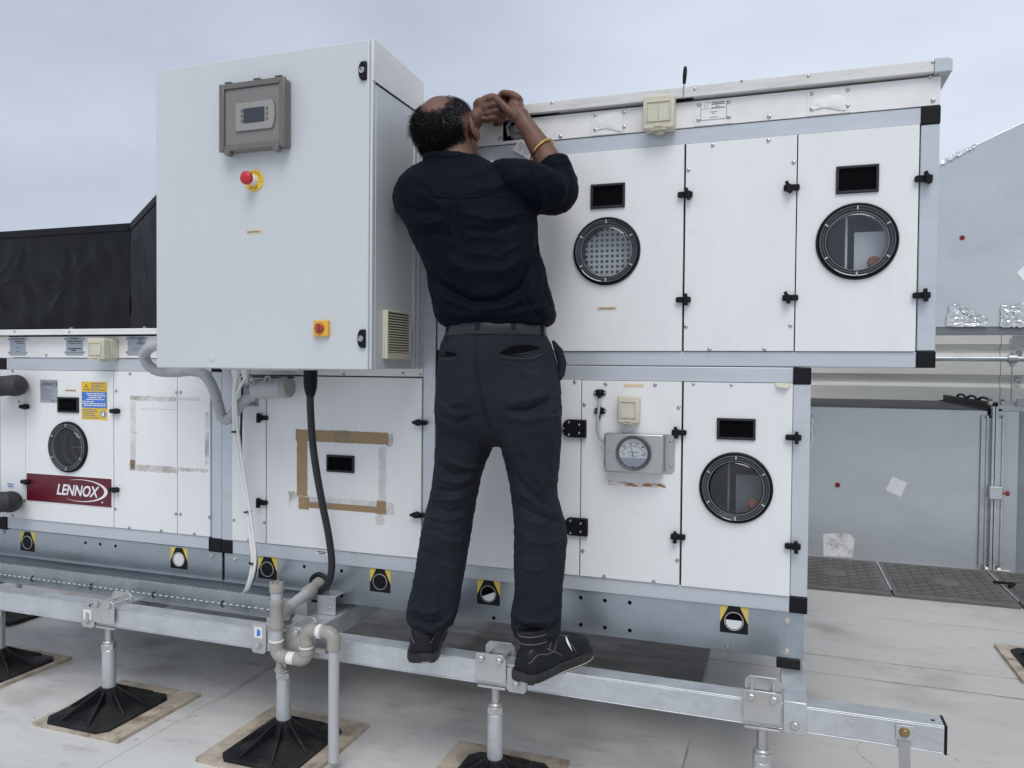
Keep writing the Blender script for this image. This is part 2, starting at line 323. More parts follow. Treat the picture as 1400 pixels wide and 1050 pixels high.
def porthole(door, c, r, content):
    c = Vector((c.x, -.006, c.z)); ax = (0, -1, 0)
    obj("window_gasket", MB().lathe(c, ax, [(r, -.004), (r, .004), (.985*r, .008), (.955*r, .0095), (.925*r, .008), (.92*r, -.004)], 72), 'black', door)
    obj("window_rim", MB().lathe(c, ax, [(.925*r, .003), (.92*r, .012), (.905*r, .0155), (.885*r, .0145), (.870*r, .010), (.845*r, .0085), (.835*r, .0125), (.820*r, .0125), (.805*r, .006), (.775*r, .004), (.755*r, .006), (.75*r, -.03), (.74*r, -.03), (.74*r, -.05)], 72), 'clear', door)
    obj("lens_edge", MB().lathe(c, ax, [(.770*r, .0045), (.765*r, .0085), (.750*r, .0085), (.745*r, .0045)], 72), 'lens_edge', door)
    mb = MB()
    for k in range(6):
        a = k*math.pi/3+R_(90); d = Vector((math.cos(a), 0, math.sin(a))); n = Vector((-d.z, 0, d.x))
        p = c+d*r*.80; q = c+d*r*.90; w = n*.0022
        mb.prism_v([p-w+Vector((0, -.0145, 0)), p+w+Vector((0, -.0145, 0)), q+w+Vector((0, -.0165, 0)), q-w+Vector((0, -.0165, 0))], (0, .006, 0))
    obj("window_clips", mb, 'tube', door, bevel=.0006)
    obj("window_glass", MB().lathe(c, ax, [(.76*r, .0040), (.735*r, .0095), (.69*r, .0130), (.66*r, .0138), (.62*r, .0140), (.3*r, .0150), (0, .0153)], 64), 'glass', door)
    # real recess behind the pane
    ri = .745*r; mb = MB().lathe(c, (0, 1, 0), [(ri, .0), (ri, .03), (ri*1.25, .036), (ri*1.25, .26), (0, .26)], 48)
    obj("window_recess", mb, content[0], door)
    for kind in content[1:]:
        if kind == 'grid':
            mb = MB(); y = c.y+.045; st = .0165; n = 8
            for i in range(-n, n+1):
                mb.box(c.x+i*st-.0035, c.x+i*st+.0035, y, y+.004, c.z-ri*1.2, c.z+ri*1.2); mb.box(c.x-ri*1.2, c.x+ri*1.2, y-.0002, y+.0038, c.z+i*st-.0035, c.z+i*st+.0035)
            obj("filter_grille", mb, 'inner', door); obj("filter_media", box(c.x-ri*1.2, c.x+ri*1.2, y+.006, y+.02, c.z-ri*1.2, c.z+ri*1.2), 'filter', door)
        if kind == 'reflection':  # building and hand reflections in the glass, built as shapes inside
            obj("reflection_panel", box(c.x-.002, c.x+ri*1.1, c.y+.052, c.y+.065, c.z-ri*1.1, c.z+ri*.42).box(c.x-.026, c.x-.020, c.y+.05, c.y+.065, c.z-ri, c.z+ri), 'inner' if content[0] != 'inner_k' else 'inner_d', door)
            obj("reflection_spot", MB().lathe((c.x+ri*.62, c.y+.052, c.z-ri*.66), (0, -1, 0), [(.017, 0), (.0165, .006), (.013, .009), (0, .0095)], 24), 'orange', door)
        if kind == 'fan':
            mb = MB()
            for k in range(3): mb.lathe((c.x-.02, c.y+.09+.02*k, c.z), (0, 1, 0), [(ri*(1.0-.2*k), 0), (ri*(1.0-.2*k), .012), (ri*(.96-.2*k), .012), (ri*(.96-.2*k), 0)], 40)
            mb.box(c.x-ri*.9, c.x+ri*.9, c.y+.07, c.y+.08, c.z-.012, c.z-.007).box(c.x-.012, c.x-.006, c.y+.07, c.y+.08, c.z-ri*.9, c.z+ri*.9)
            obj("fan_guard", mb, 'inner_d', door)
def panel(unit, a, b, name="panel", port=None, gap=.0022, y=-.006, mat='white'):
    x0, x1, z0, z1 = RECT(a, b); x0 += gap; x1 -= gap; z0 += gap; z1 -= gap
    if port:
        c, rp, content = port; cc = P(*c); r = (P(c[0], c[1]-rp).z-P(c[0], c[1]+rp).z)/2
        d = obj(name, MB().plate_hole(x0, x1, z0, z1, y, .02, cc.x, cc.z, .76*r), mat, unit, sharp=30); porthole(d, cc, r, content)
    else: d = obj(name, box(x0, x1, y, .02, z0, z1), mat, unit, bevel=.0014)
    return d
def frame(unit, x0, x1, z0, z1, name="frame_rail", y=0.): return obj(name, box(x0, x1, y, .05, z0, z1), 'frame', unit, bevel=.0022)
def cap(unit, x0, x1, z0, z1): return obj("corner_cap", box(x0, x1, -.0035, .052, z0, z1), 'black', unit, bevel=.003)
def shell(unit, x0, x1, z0, z1, d=1.5, mat='white_clean'):
    mb = box(x0+.004, x1-.004, .05, d, z1-.012, z1-.001).box(x0+.004, x1-.004, .05, d, z0+.001, z0+.012).box(x0+.004, x0+.014, .05, d, z0+.012, z1-.012).box(x1-.014, x1-.004, .05, d, z0+.012, z1-.012).box(x0+.014, x1-.014, d-.01, d, z0+.012, z1-.012)
    obj("casing", mb, mat, unit)
    obj("seal", box(x0+.015, x1-.015, .0225, .03, z0+.012, z0+.02).box(x0+.015, x1-.015, .0225, .03, z1-.02, z1-.012), 'dark', unit)
def base_rail(unit, x0, x1, z0, z1, y=.006):
    mb = box(x0, x1, y, y+.003, z0, z1).box(x0, x1, y+.003, .06, z0, z0+.003).box(x0, x1, y+.003, .06, z1-.003, z1)
    mb.box(x0, x0+.003, y+.003, 1.45, z0+.004, z1-.004).box(x1-.003, x1, y+.003, 1.45, z0+.004, z1-.004).box(x0+.004, x1-.004, 1.44, 1.443, z0, z1)
    return obj("base_rail", mb, 'galv', unit, bevel=.0012)
_hole = MB().lathe((0, 0, 0), (0, -1, 0), [(.0062, 0), (.0060, .0006), (0, .0006)], 14).mesh("bolt_hole"); _hole.materials.append(MT['dark'])
def holes(br, pts, y=.006):
    for p in pts:
        w = P(*p, y); o = bpy.data.objects.new("bolt_hole", _hole); COL.objects.link(o); o.parent = br; o.location = Vector((w.x, y, w.z))-wloc(br)
_bolt = MB().lathe((0, 0, 0), (0, -1, 0), [(.012, 0), (.012, .002), (.0085, .002), (.0085, .008), (.007, .0095), (0, .0095)], 6).mesh("bolt"); _bolt.materials.append(MT['zinc'])
_boltr = MB().lathe((0, 0, 0), (0, -1, 0), [(.011, 0), (.011, .0018), (0, .0018)], 18).lathe((0, -.0018, 0), (0, -1, 0), [(.0078, 0), (.0078, .006), (.0066, .0072), (0, .0072)], 6).mesh("bolt"); _boltr.materials.append(MT['zinc'])
def bolts(parent, pts, y=.006, s=1., name="bolt", world=False):
    for p in pts:
        w = Vector(p) if world else P(*p, y); o = bpy.data.objects.new(name, _boltr); COL.objects.link(o); o.parent = parent
        o.location = Vector((w.x, y, w.z))-wloc(parent); o.scale = (s, s, s); o.rotation_euler = (0, random.uniform(0, 6), 0)
def lift_label(br, cx, cy, bore):                         # yellow/black lifting-point label round a tube end
    c = P(cx, cy, .006); w = .040; z1 = .566-.001; z0 = z1-.080; y = .0052; cz = z0+.036; r = .0265
    l = obj("lifting_label", box(c.x-w, c.x+w, y, .0062, z0, z1), 'labelyellow', br)
    obj("lifting_label", MB().prism([(c.x-w, z0), (c.x+w, z0), (c.x+w, z0+.030), (c.x+.016, z1), (c.x-.016, z1), (c.x-w, z0+.030)], y-.0006, y), 'print', br)
    obj("lifting_tube", MB().lathe((c.x, y-.0006, cz), (0, -1, 0), [(r+.0015, 0), (r+.001, .003), (r-.001, .003), (r-.0015, 0)], 40), 'zinc' if bore else 'bezel', br)
    if bore == 'full': obj("tube_view", MB().lathe((c.x, y-.0006, cz), (0, -1, 0), [(r-.002, 0), (r-.003, .0012), (0, .0015)], 40), 'inner', br)  # disc tones paint the view through the tube, lit roof pale
    elif bore == 'half' or bore == 'low':
        obj("tube_view", MB().lathe((c.x, y-.0006, cz), (0, -1, 0), [(r-.002, 0), (r-.003, .0008), (0, .0009)], 40), 'dark', br)
        a0 = R_(205) if bore == 'half' else R_(172); a1 = a0+R_(175 if bore == 'half' else 196)
        pts = [(c.x+(r-.003)*math.cos(a0+(a1-a0)*k/24), cz+(r-.003)*math.sin(a0+(a1-a0)*k/24)) for k in range(25)]
        obj("tube_view", MB().prism(pts, y-.0022, y-.0014), 'inner', br)
    else: obj("tube_view", MB().lathe((c.x, y-.0006, cz), (0, -1, 0), [(r-.002, 0), (r-.003, .0012), (0, .0015)], 40), 'black', br)
def sticker(parent, a, b, mat, Y=-.006, th=.0007, name="label"):
    x0, x1, z0, z1 = RECT(a, b, Y); return obj(name, box(x0, x1, Y-th, Y+.0003, z0, z1), mat, parent), x0, x1, z0, z1

FB, DB, DT, FT = .566, .6125, 1.2270, 1.2710             # lower storey: frame bottom, door bottom, door top, frame top
UFB, UDB, UDT, UFT = 1.2735, 1.3165, 1.9325, 1.9785     # upper storey
BB = .430
XM0, XM1, XR0 = X(303.2, 640), X(594.5, 640), X(596.5, 640)
XRL, XRU = .0855, .3985
gU = "modules of the rooftop air handling unit"

# --- lower right module
u = RL = thing("air_handling_unit", "white lower module with the round pressure gauge, under the overhanging upper module", "air handler", ((XR0+XRL)/2, .7, BB), gU)
shell(u, XR0, XRL, FB, FT)
px1 = XRL-.047
frame(u, XR0+.045, px1, DT, FT); frame(u, XR0+.045, px1, FB, DB)
frame(u, px1+.0005, XRL, FB+.0475, FT-.0475, "frame_post"); frame(u, XR0, XR0+.0445, FB+.0475, FT-.0475, "frame_post")
cap(u, px1-.0005, XRL+.001, FT-.0475, FT+.0005); cap(u, px1-.0005, XRL+.001, FB-.0005, FB+.047); cap(u, XR0, XR0+.0445, FT-.0475, FT); cap(u, XR0, XR0+.0445, FB, FB+.047)
zt, zb = DT, DB
def zpanel(unit, x0, x1, name="panel", port=None, z0=DB, z1=DT, gap=.0024, mat='white'):
    x0 += gap; x1 -= gap; z0 += gap*.6; z1 -= gap*.6
    if port:
        c, rp, content = port; cc = P(*c); r = (P(c[0], c[1]-rp).z-P(c[0], c[1]+rp).z)/2
        d = obj(name, MB().plate_hole(x0, x1, z0, z1, -.006, .02, cc.x, cc.z, .76*r), mat, unit, sharp=30); porthole(d, cc, r, content); return d
    return obj(name, box(x0, x1, -.006, .02, z0, z1), mat, unit, bevel=.0014)
s1, s2, s3 = X(794.3, 650), X(932, 650), X(1083.3, 650)
d1 = zpanel(u, XR0+.046, s1, "door", gap=.0016)
d2 = zpanel(u, s1, s2-.0012, gap=.0016)
d3 = zpanel(u, s2+.0012, s3, "door", ((1006, 666.5), 48.5, ('inner_k', 'reflection')))
screws(d2, [(828.5, 525), (896, 526), (799, 553), (928, 557), (797, 753), (926, 766), (826, 788), (894, 795)])
screws(d1, [(786, 522), (770, 784), (716, 774)])
screws(d3, [(948, 525), (1000, 526.5)], s=.8)
handle(d3, (980.5, 571), (1033, 602))
latch(d3, 925, 591, 1, .1); latch(d3, 923.5, 733, 1, 0); latch(d3, 1089, 598, -1, 0); latch(d3, 1088, 746.5, -1, .05)
for hx, hy in ((786, 585.5), (788, 719.5)):
    c = P(hx, hy, -.006); w, h = .038, .028; poly = [(c.x+w, c.z-h), (c.x+w, c.z+h), (c.x-w*.45, c.z+h)]+[(c.x-w*.45-.021*math.sin(a), c.z+h*math.cos(a)) for a in [math.pi*k/10 for k in range(1, 10)]]+[(c.x-w*.45, c.z-h)]
    hg = obj("hinge", MB().prism(poly, -.020, -.005).cyl((c.x+w-.004, -.018, c.z-h+.002), (c.x+w-.004, -.018, c.z+h-.002), .006, 14), 'black', u, bevel=.003)
    for dx, dz in ((.017, .013), (.017, -.013), (-.016, .019), (-.016, -.019), (-.034, 0)):
        o = bpy.data.objects.new("screw", _screw); COL.objects.link(o); o.parent = hg; o.location = Vector((c.x+dx, -.0205, c.z+dz))-wloc(hg); o.scale = (.8,)*3
obj("bent_tab", MB().prism_v([P(1059, 524, -.007), P(1082, 524.5, -.007), P(1076, 531, -.022), P(1063, 529, -.018)], (0, .0015, .0012)), 'cream', d3)
# rust run and stains under the gauge
obj("rust_stain", ragged(*RECT((832, 657), (910, 667)), -.0062, seed=5, amp=.003), 'rust', d2)
br = base_rail(u, XR0+.002, XRL-.008, BB, FB)
lift_label(br, 668, 811, 'half'); lift_label(br, 1003.5, 849, 'low')
holes(br, [(794, 817), (827, 821), (861, 824), (794, 854), (827, 858), (861, 862), (675, 845)])
screws(br, [(995, 884.5)], Y=.005, s=.9); bolts(br, [(1076, 849), (1075.5, 890.5)], s=.95)
obj("isolation_pad", box(.005, .070, -.004, .06, .4035, .430), 'rubber', u, bevel=.002)
_, x0, x1, z0, z1 = sticker(u, (853, 525), (880, 529.5), 'stick_o')

# --- upper right module
u = RU = thing("air_handling_unit", "white upper module with two round windows, right of the man's raised arms", "air handler", ((XR0+XRU)/2, .7, UFB), gU)
shell(u, XR0, XRU, UFB, UFT+.09)
px1 = XRU-.046
frame(u, XR0+.045, px1, UDT, UFT); frame(u, XR0+.045, px1, UFB, UDB)
frame(u, px1+.0005, XRU, UFB+.046, UFT-.048, "frame_post"); frame(u, XR0, XR0+.0445, UFB+.046, UFT-.048, "frame_post")
cap(u, px1-.0005, XRU+.001, UFT-.0475, UFT+.0005); cap(u, px1-.0005, XRU+.001, UFB-.0005, UFB+.0455); cap(u, XR0, XR0+.0445, UFB, UFB+.0455); cap(u, XR0, XR0+.0445, UFT-.0475, UFT)
s1, s2, s3, s4 = X(734, 340), X(935.3, 340), X(1088.2, 340), X(1255.4, 330)
p1 = zpanel(u, XR0+.046, s1, z0=UDB, z1=UDT, gap=.0016)
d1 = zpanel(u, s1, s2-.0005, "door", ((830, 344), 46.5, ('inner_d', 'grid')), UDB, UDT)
p2 = zpanel(u, s2+.0005, s3+.0008, "panel", None, UDB, UDT)
d2 = zpanel(u, s3-.0008, s4-.0005, "door", ((1171, 330.5), 52.5, ('inner_m', 'reflection')), UDB, UDT)
screws(p2, [(974.5, 198.5), (1050.5, 192), (941.5, 232.5), (1085, 222), (938, 446.5), (1080.7, 445), (970, 477.5), (1045, 477.5)])
handle(d1, (808.5, 253.5), (855, 284)); handle(d2, (1143, 229), (1201, 263))
for c in ((941, 266.5, -1, .25), (938.5, 410, -1, .05)): latch(d1, *c)
for c in ((1078, 257.5, 1, .35), (1076, 407.5, 1, .3), (1267, 244.5, -1, .35), (1264, 404, -1, .08)): latch(d2, *c)
# fascia with inspection opening and riveted plates, roof edge
fz0, fz1 = UFT+.002, 2.0555
ox0, ox1, oz0, oz1 = X(686, 170, -.003), X(721, 170, -.003), Z(700, 192, -.003), Z(700, 152, -.003)
fa = obj("fascia", box(XR0, ox0, -.003, .01, fz0, fz1).box(ox1, XRU-.001, -.003, .01, fz0, fz1).box(ox0, ox1, -.003, .01, fz0, oz0), 'white_clean', u)
obj("inspection_opening", box(ox0, ox1, .06, .065, oz0, fz1).box(ox0-.004, ox0, .011, .065, oz0, fz1).box(ox1, ox1+.004, .011, .065, oz0, fz1).box(ox0, ox1, .011, .065, oz0-.004, oz0), 'dark', u)
c = P(707, 176, .02); obj("sensor_housing", MB().lathe((c.x, .05, c.z), (0, -1, 0), [(.034, 0), (.034, .018), (.028, .024), (.026, .018), (.014, .018), (.012, .034), (0, .034)], 32).tube([(c.x-.02, .03, c.z+.03), (c.x-.036, .02, c.z+.01), (c.x-.03, .025, c.z-.02)], .005, 10), 'tube', u)
screws(fa, [(766.5, 186.5), (1051.5, 159.5), (1053, 117), (1275.5, 137.5), (1272, 105), (684, 189.5)], Y=-.003, s=1.05)
ptl = lambda a, b, mat='white_clean', th=.0012: sticker(fa, a, b, mat, Y=-.003, th=th, name="cover_plate")
for k, (x0_, y0_, x1_, y1_) in enumerate(((809, 141, 857, 187), (950, 122.5, 1001, 173), (1104, 108, 1163.5, 159))):
    a0, a1 = X(x0_, y0_, -.003), X(x1_, y0_, -.003); zz0 = UFT+.003; zz1 = 2.053
    cp = obj("cover_plate", box(a0, a1, -.0046, -.0031, zz0, zz1), 'white_clean', fa, bevel=.0004)
    for dx in (.012, a1-a0-.008):
        for dz in (.018, .062):
            o = bpy.data.objects.new("screw", _screw); COL.objects.link(o); o.parent = fa; o.location = Vector((a0+dx, -.0047, zz0+dz))-wloc(fa)
    if k == 1:
        i0, i1 = a0+.018, a1-.014; pl = obj("nameplate", box(i0, i1, -.0056, -.0047, zz0+.014, zz1-.004), 'stick_w', fa, bevel=.0003)
        printed(fa, i0, i1, zz0+.014, zz1-.004, -.0058, [(.04, .42, .92, .05), (.13, .42, .92, .05), (.25, .55, .72, .035), (.33, .42, .88, .035), (.55, .35, .65, .03), (.63, .42, .56, .03), (.84, .35, .65, .03)], 'print', 3)
        mb = MB().box(i0, i1, -.0058, -.0057, zz0+.046, zz0+.0472).box(i0, i1, -.0058, -.0057, zz0+.0145, zz0+.0158)
        for e in ((i0, zz0+.0155), (i1-.0014, zz0+.0155)): mb.box(e[0], e[0]+.0014, -.0058, -.0057, e[1], zz1-.005)
        mb.box(i0+.01, i0+.02, -.0058, -.0057, zz0+.052, zz0+.053).box(i0+.01, i0+.011, -.0058, -.0057, zz0+.053, zz0+.061).box(i0+.0195, i0+.0205, -.0058, -.0057, zz0+.053, zz0+.061).box(i0+.012, i0+.026, -.0058, -.0057, zz0+.064, zz0+.0655)
        obj("print", mb, 'printgrey', fa)
    else:       # clear bags of film left behind under the plates
        mb = MB(); n = 14; H = .05 if k == 0 else .035
        V = [[mb.bm.verts.new((a0+.010+(a1-a0-.02)*i/n, -.0056-.0022*abs(math.sin(3.1*i/n))*(1-abs(2*j/5-1)**2)-.0022*random.random(), zz0+.012+H*j/5+.006*math.sin(5*i/n+j))) for j in range(6)] for i in range(n+1)]
        for i in range(n):
            for j in range(5): mb.bm.faces.new((V[i][j], V[i+1][j], V[i+1][j+1], V[i][j+1]))
        obj("torn_film", mb, 'white_clean', fa, sharp=180)
RYF = -.022; rz0, rz1 = P(1000, 126.5, RYF).z, P(1000, 111.6, RYF).z
rf = obj("roof", box(XR0-.02, X(1277.5, 85, RYF), RYF, 1.52, rz0, rz1), 'roofmetal', u, bevel=.0015)
cx0, cx1 = X(1277.5, 85, RYF)+.0005, X(1302.5, 85, RYF); obj("roof_corner", MB().prism_v([(cx0, RYF-.002, rz0-.003), (cx1, RYF-.002, rz0-.003), (cx1, RYF-.002, rz1-.003), (cx1-.012, RYF-.002, rz1+.003), (cx0, RYF-.002, rz1+.003)], (0, 1.545, 0)), 'frame', rf, bevel=.0015)
screws(rf, [(754.5, 140.5), (950, 121.5), (1014, 110.5), (1105, 104), (1275, 85)], Y=RYF, s=.7)
gx0, gx1 = X(722, 150), X(766, 150); obj("dark_gap", MB().prism_v([(gx0, -.0049, rz0-.0075), (gx0, -.0049, rz0-.0005), (gx1, -.0049, rz0-.0005), (gx1, -.0049, rz0-.003)], (0, .0012, 0)), 'dark', rf); obj("dark_gap", box(X(926, 130), X(948, 130), -.014, -.005, rz0-.0045, rz0-.0005), 'dark', rf)
_, x0, x1, z0, z1 = sticker(d1, (816.5, 419.5), (843, 424), 'stick_o'); printed(d1, x0, x1, z0, z1, -.0072, [(.3, .12, .9, .4)], 'printgrey', 4)
# peeled plate hanging by one corner next to the man's wrist
q = [P(700, 205, -.012), P(712, 190, -.012), P(740, 205, -.012), P(730, 222, -.012)]
pk = obj("nameplate", MB().prism_v(q, (0, -.0012, 0)), 'stick_w', u)
mb = MB(); e1 = (q[2]-q[1]); e2 = (q[0]-q[1])
for i in range(9):
    a = q[1]+e1*(.12+.09*i)+e2*.15; b = a+e2*random.uniform(.3, .7); w = e1*.022; mb.quad([a+Vector((0, -.0016, 0)), a+w+Vector((0, -.0016, 0)), b+w+Vector((0, -.0016, 0)), b+Vector((0, -.0016, 0))])
obj("print", mb, 'print', pk)

# --- middle module, two storeys; the control cabinet hangs on it
u = ML = thing("air_handling_unit", "white middle module below the grey control cabinet, with brown tape round its handle", "air handler", ((XM0+XM1)/2, .7, BB), gU)
ZT = Z(450, 514.5)
shell(u, XM0, XM1, FB, UFT)
pl, pr = X(317.9, 640), X(577.8, 640)
frame(u, XM0, pl, FB+.048, FT, "frame_post"); frame(u, pr, XM1, FB+.002, UFT, "frame_post"); frame(u, pl, pr, FB, DB+.004)
cap(u, XM0, pl, FB-.001, FB+.0475)
obj("fascia", box(pl, pr, -.003, .02, ZT+.003, UFT), 'white_clean', u)
s1 = X(365.3, 640)
p1 = zpanel(u, pl, s1, z0=DB+.004, z1=ZT); d1 = zpanel(u, s1, pr, "door", None, DB+.004, ZT)
latch(d1, 357.5, 571, 1, 0); latch(d1, 357, 686.5, 1, 0); latch(d1, 573.5, 577.5, 1, 1.5); latch(d1, 570.5, 703.5, 1, 1.5)
screws(p1, [(320, 711), (361.5, 714.5), (340, 738)]); screws(u, [(551, 510.5), (574.5, 512.5), (470, 512)], Y=-.003)
handle(d1, (448.5, 621), (486, 646.5))
# brown tape round the handle, partly torn away
T = lambda a, b, mat, seed, amp=.0016, y=-.0062: obj("tape", ragged(*RECT(a, b), y, seed=seed, amp=amp, th=.0006), mat, d1)
T((406, 586.5), (532, 608), 'tape', 1, y=-.0062); T((407.5, 601), (421.5, 678), 'tape', 2, .0016, -.0064); T((413, 684.5), (528, 702), 'tape', 3, .0011, -.0063)
T((516, 684), (529, 703), 'tape', 4, .002, -.0071); T((410, 678), (424, 696), 'tape', 9, .003, -.0071); T((455, 587.5), (479.5, 606), 'tape_old', 5, .001, -.0071); T((530, 593), (539, 611), 'tape_old', 6, .003, -.0066)
T((519, 610), (529, 686), 'tape_film', 7, .001); T((421, 678), (515, 694), 'tape_film', 8, .0015, -.0067); T((396, 672), (412, 693), 'tape_old', 10, .005); T((529, 687), (540, 704), 'tape_film', 11, .004)
T((404, 590), (408, 602), 'tape_old', 13, .003, -.0068); T((515, 702), (527, 717), 'tape_film', 12, .005, -.0069)
br = base_rail(u, XM0+.0075, XM1-.002, BB, FB); lift_label(br, 366, 775, 'dark'); lift_label(br, 520, 792.5, 'dark')
holes(br, [(467, 780.5), (467, 814), (416, 774.5)]); screws(br, [(514.5, 824.5)], Y=.005, s=.8); bolts(br, [(321.5, 764.5)], s=.8)
c = P(437, 798, .006); obj("drain_grommet", MB().lathe((c.x, .006, c.z), (0, -1, 0), [(.041, 0), (.041, .006), (.034, .011), (.026, .008), (.026, 0)], 40), 'rubber', br)
_, x0, x1, z0, z1 = sticker(u, (432, 752), (448, 760), 'stick_w', Y=0.); printed(u, x0, x1, z0, z1, -.0009, [(.15, .08, .9, .25), (.55, .2, .8, .25)], 'print', 5)
_, x0, x1, z0, z1 = sticker(p1, (333, 524), (354, 556), 'stick_g'); text("LENNOX", x0+.004, x1-.008, z1-.019, z1-.008, -.0072, 'print', p1, shear=.3); printed(p1, x0, x1, z0, z1, -.0072, [(.75, .1, .4, .04), (.75, .5, .8, .04), (.86, .1, .85, .04)], 'print', 6)

# --- left module
XL0 = X(2.5, 640); LDB, LDT, LFT = .6205, 1.2365, 1.2855
u = LL = thing("air_handling_unit", "white left module with the maroon name panel, below the black wrapped duct", "air handler", ((XL0+XM0)/2, .7, BB), gU)
shell(u, XL0, XM0, FB+.004, 1.39)
pl = X(289, 640)
frame(u, XL0+.03, pl+.0005, LDT, LFT); frame(u, XL0+.03, pl-.012, FB+.006, LDB); frame(u, pl+.001, XM0-.001, FB+.05, LDT+.002, "frame_post"); frame(u, XL0-.03, XL0+.0005, FB+.05, LDT, "frame_post")
cap(u, pl-.0115, XM0-.0005, FB-.001, FB+.0485); cap(u, pl+.001, XM0-.0005, LDT+.003, LFT); cap(u, XL0-.03, XL0+.0295, LDT+.001, LFT); cap(u, XL0-.03, XL0+.0295, FB, FB+.0485)
s1, s2, s3 = X(36.6, 600), X(157.2, 600), X(244, 600)
p1 = zpanel(u, XL0, s1, z0=LDB, z1=LDT, gap=.0015); d1 = zpanel(u, s1, s2, "door", ((95.5, 611), 34.8, ('dark', 'fan')), LDB, LDT, .0018)
p2 = zpanel(u, s2, s3, z0=LDB, z1=LDT, gap=.0015); p3 = zpanel(u, s3, pl, z0=LDB, z1=LDT, gap=.0015)
screws(p1, [(17.5, 507), (26, 549.5), (34, 684), (17.5, 705)]); screws(p2, [(178, 511), (222, 511.5), (159, 534.5), (241.5, 536.5), (158, 696), (240.5, 702.5), (177, 721.5), (220.5, 725.5)])
screws(p3, [(267, 512), (247, 536.5), (247, 703), (286.5, 707), (266, 730)])
handle(d1, (81.5, 542.5), (110, 564.5))
for c in ((37, 556, -1, 1.5), (39, 658.5, -1, 1.5), (161, 562, -1, 1.5), (160, 669.5, -1, 1.5)): latch(d1, *c)
_, x0, x1, z0, z1 = sticker(d1, (55, 519), (79, 551), 'stick_g'); text("LENNOX", x0+.008, x1-.016, z1-.024, z1-.010, -.0072, 'print', d1, shear=.3)
c = Vector((x1-.013, 0, z1-.017)); obj("print", MB().prism([(c.x+.009*math.cos(a), c.z+.010*math.sin(a)) for a in [R_(-90+180*k/10) for k in range(11)]]+[(c.x+.005*math.cos(a), c.z+.008*math.sin(a)) for a in [R_(90-180*k/10) for k in range(11)]], -.0073, -.0068), 'print', d1)
printed(d1, x0, x1, z0, z1, -.0072, [(.32, .08, .35, .03)]+[(.40+.065*k, .08, .45+.4*((k*37) % 10)/10, .025) for k in range(8)]+[(.88, .65, .85, .06)], 'printgrey', 8)
_, x0, x1, z0, z1 = sticker(d1, (89, 532), (104.5, 535.5), 'stick_o'); printed(d1, x0, x1, z0, z1, -.0072, [(.3, .1, .9, .4)], 'printgrey', 9)
# warning sticker: yellow / blue / yellow
_, x0, x1, z0, z1 = sticker(d1, (111.5, 521.5), (147, 574.5), 'stick_y', name="warning_label")
W, H = x1-x0, z1-z0; obj("warning_label", box(x0+.003, x1-.003, -.0072, -.0066, z0+H*.31, z1-H*.27), 'stick_b', d1)
printed(d1, x0, x1, z1-H*.27, z1, -.0073, [(.12, .38, .9, .09), (.30, .38, .8, .07), (.45, .38, .95, .07), (.6, .38, .7, .07), (.76, .30, .95, .09)], 'printgrey', 10)
printed(d1, x0, x1, z0+H*.31, z1-H*.27, -.0075, [(.08, .2, .9, .06), (.2, .25, .95, .06), (.32, .3, .8, .06), (.44, .2, .9, .06), (.58, .05, .5, .06), (.7, .05, .95, .06), (.82, .1, .95, .06)], 'stick_w', 11)
printed(d1, x0, x1, z0, z0+H*.31, -.0073, [(.12, .05, .6, .09), (.28, .05, .62, .08), (.44, .05, .5, .08), (.6, .05, .6, .08), (.78, .05, .7, .08)], 'printgrey', 12)
tx, tz, ts = x0+W*.19, z1-H*.22, .0125
tri = lambda s, o: [(tx-s, tz+o), (tx+s, tz+o), (tx, tz+s*1.75+o)]
obj("warning_triangle", MB().prism(tri(.0145, 0), -.0074, -.0068), 'rustred', d1); obj("warning_triangle", MB().prism(tri(.0098, .0028), -.0080, -.0075), 'stick_y', d1)
obj("warning_triangle", MB().prism([(tx-.0015, tz+.006), (tx+.003, tz+.012), (tx+.0005, tz+.012), (tx+.002, tz+.0175), (tx-.003, tz+.0105), (tx-.0003, tz+.0105)], -.0084, -.0080), 'print', d1)
cx, cz = x0+W*.84, z0+H*.155; obj("glove_symbol", MB().lathe((cx, -.0070, cz), (0, -1, 0), [(.0135, 0), (.0135, .0006), (0, .0006)], 24), 'stick_b', d1)
obj("glove_symbol", MB().prism([(cx-.005, cz-.009), (cx+.005, cz-.009), (cx+.007, cz+.001), (cx+.005, cz+.009), (cx+.001, cz+.010), (cx-.004, cz+.008), (cx-.005, cz), (cx-.0085, cz+.002), (cx-.008, cz-.002)], -.0084, -.0077), 'stick_w', d1)
# maroon name panel
a0, a1 = X(39, 660), X(154.5, 670); mz1, mz0 = Z(39, 646), Z(39, 682.5)
mz = (Z(39, 646)+Z(154.5, 655))/2, (Z(39, 682.5)+Z(154, 694))/2
np_ = obj("name_panel", box(a0, a1, -.0090, -.0055, mz[1], mz[0]), 'maroon', d1, bevel=.0006)
obj("name_panel_edge", box(a0-.0015, a1+.0015, -.0075, -.0052, mz[1]-.002, mz[0]+.002), 'printw', d1)
yl = -.0093; lx0, lx1 = X(77.5, 667, -.009), X(136, 670, -.009); W = a1-a0; H = mz[0]-mz[1]; lz0, lz1 = mz[1]+H*.30, mz[1]+H*.70
text("LENNOX", lx0, lx1, lz0, lz1, yl, 'printw', d1, shear=.28, off=.022)
def swoosh(pts_out, pts_in):
    mb = MB(); n = len(pts_out)
    for i in range(n-1): mb.quad([(pts_out[i][0], yl, pts_out[i][1]), (pts_out[i+1][0], yl, pts_out[i+1][1]), (pts_in[i+1][0], yl, pts_in[i+1][1]), (pts_in[i][0], yl, pts_in[i][1])])
    obj("lettering", mb, 'printw', d1)
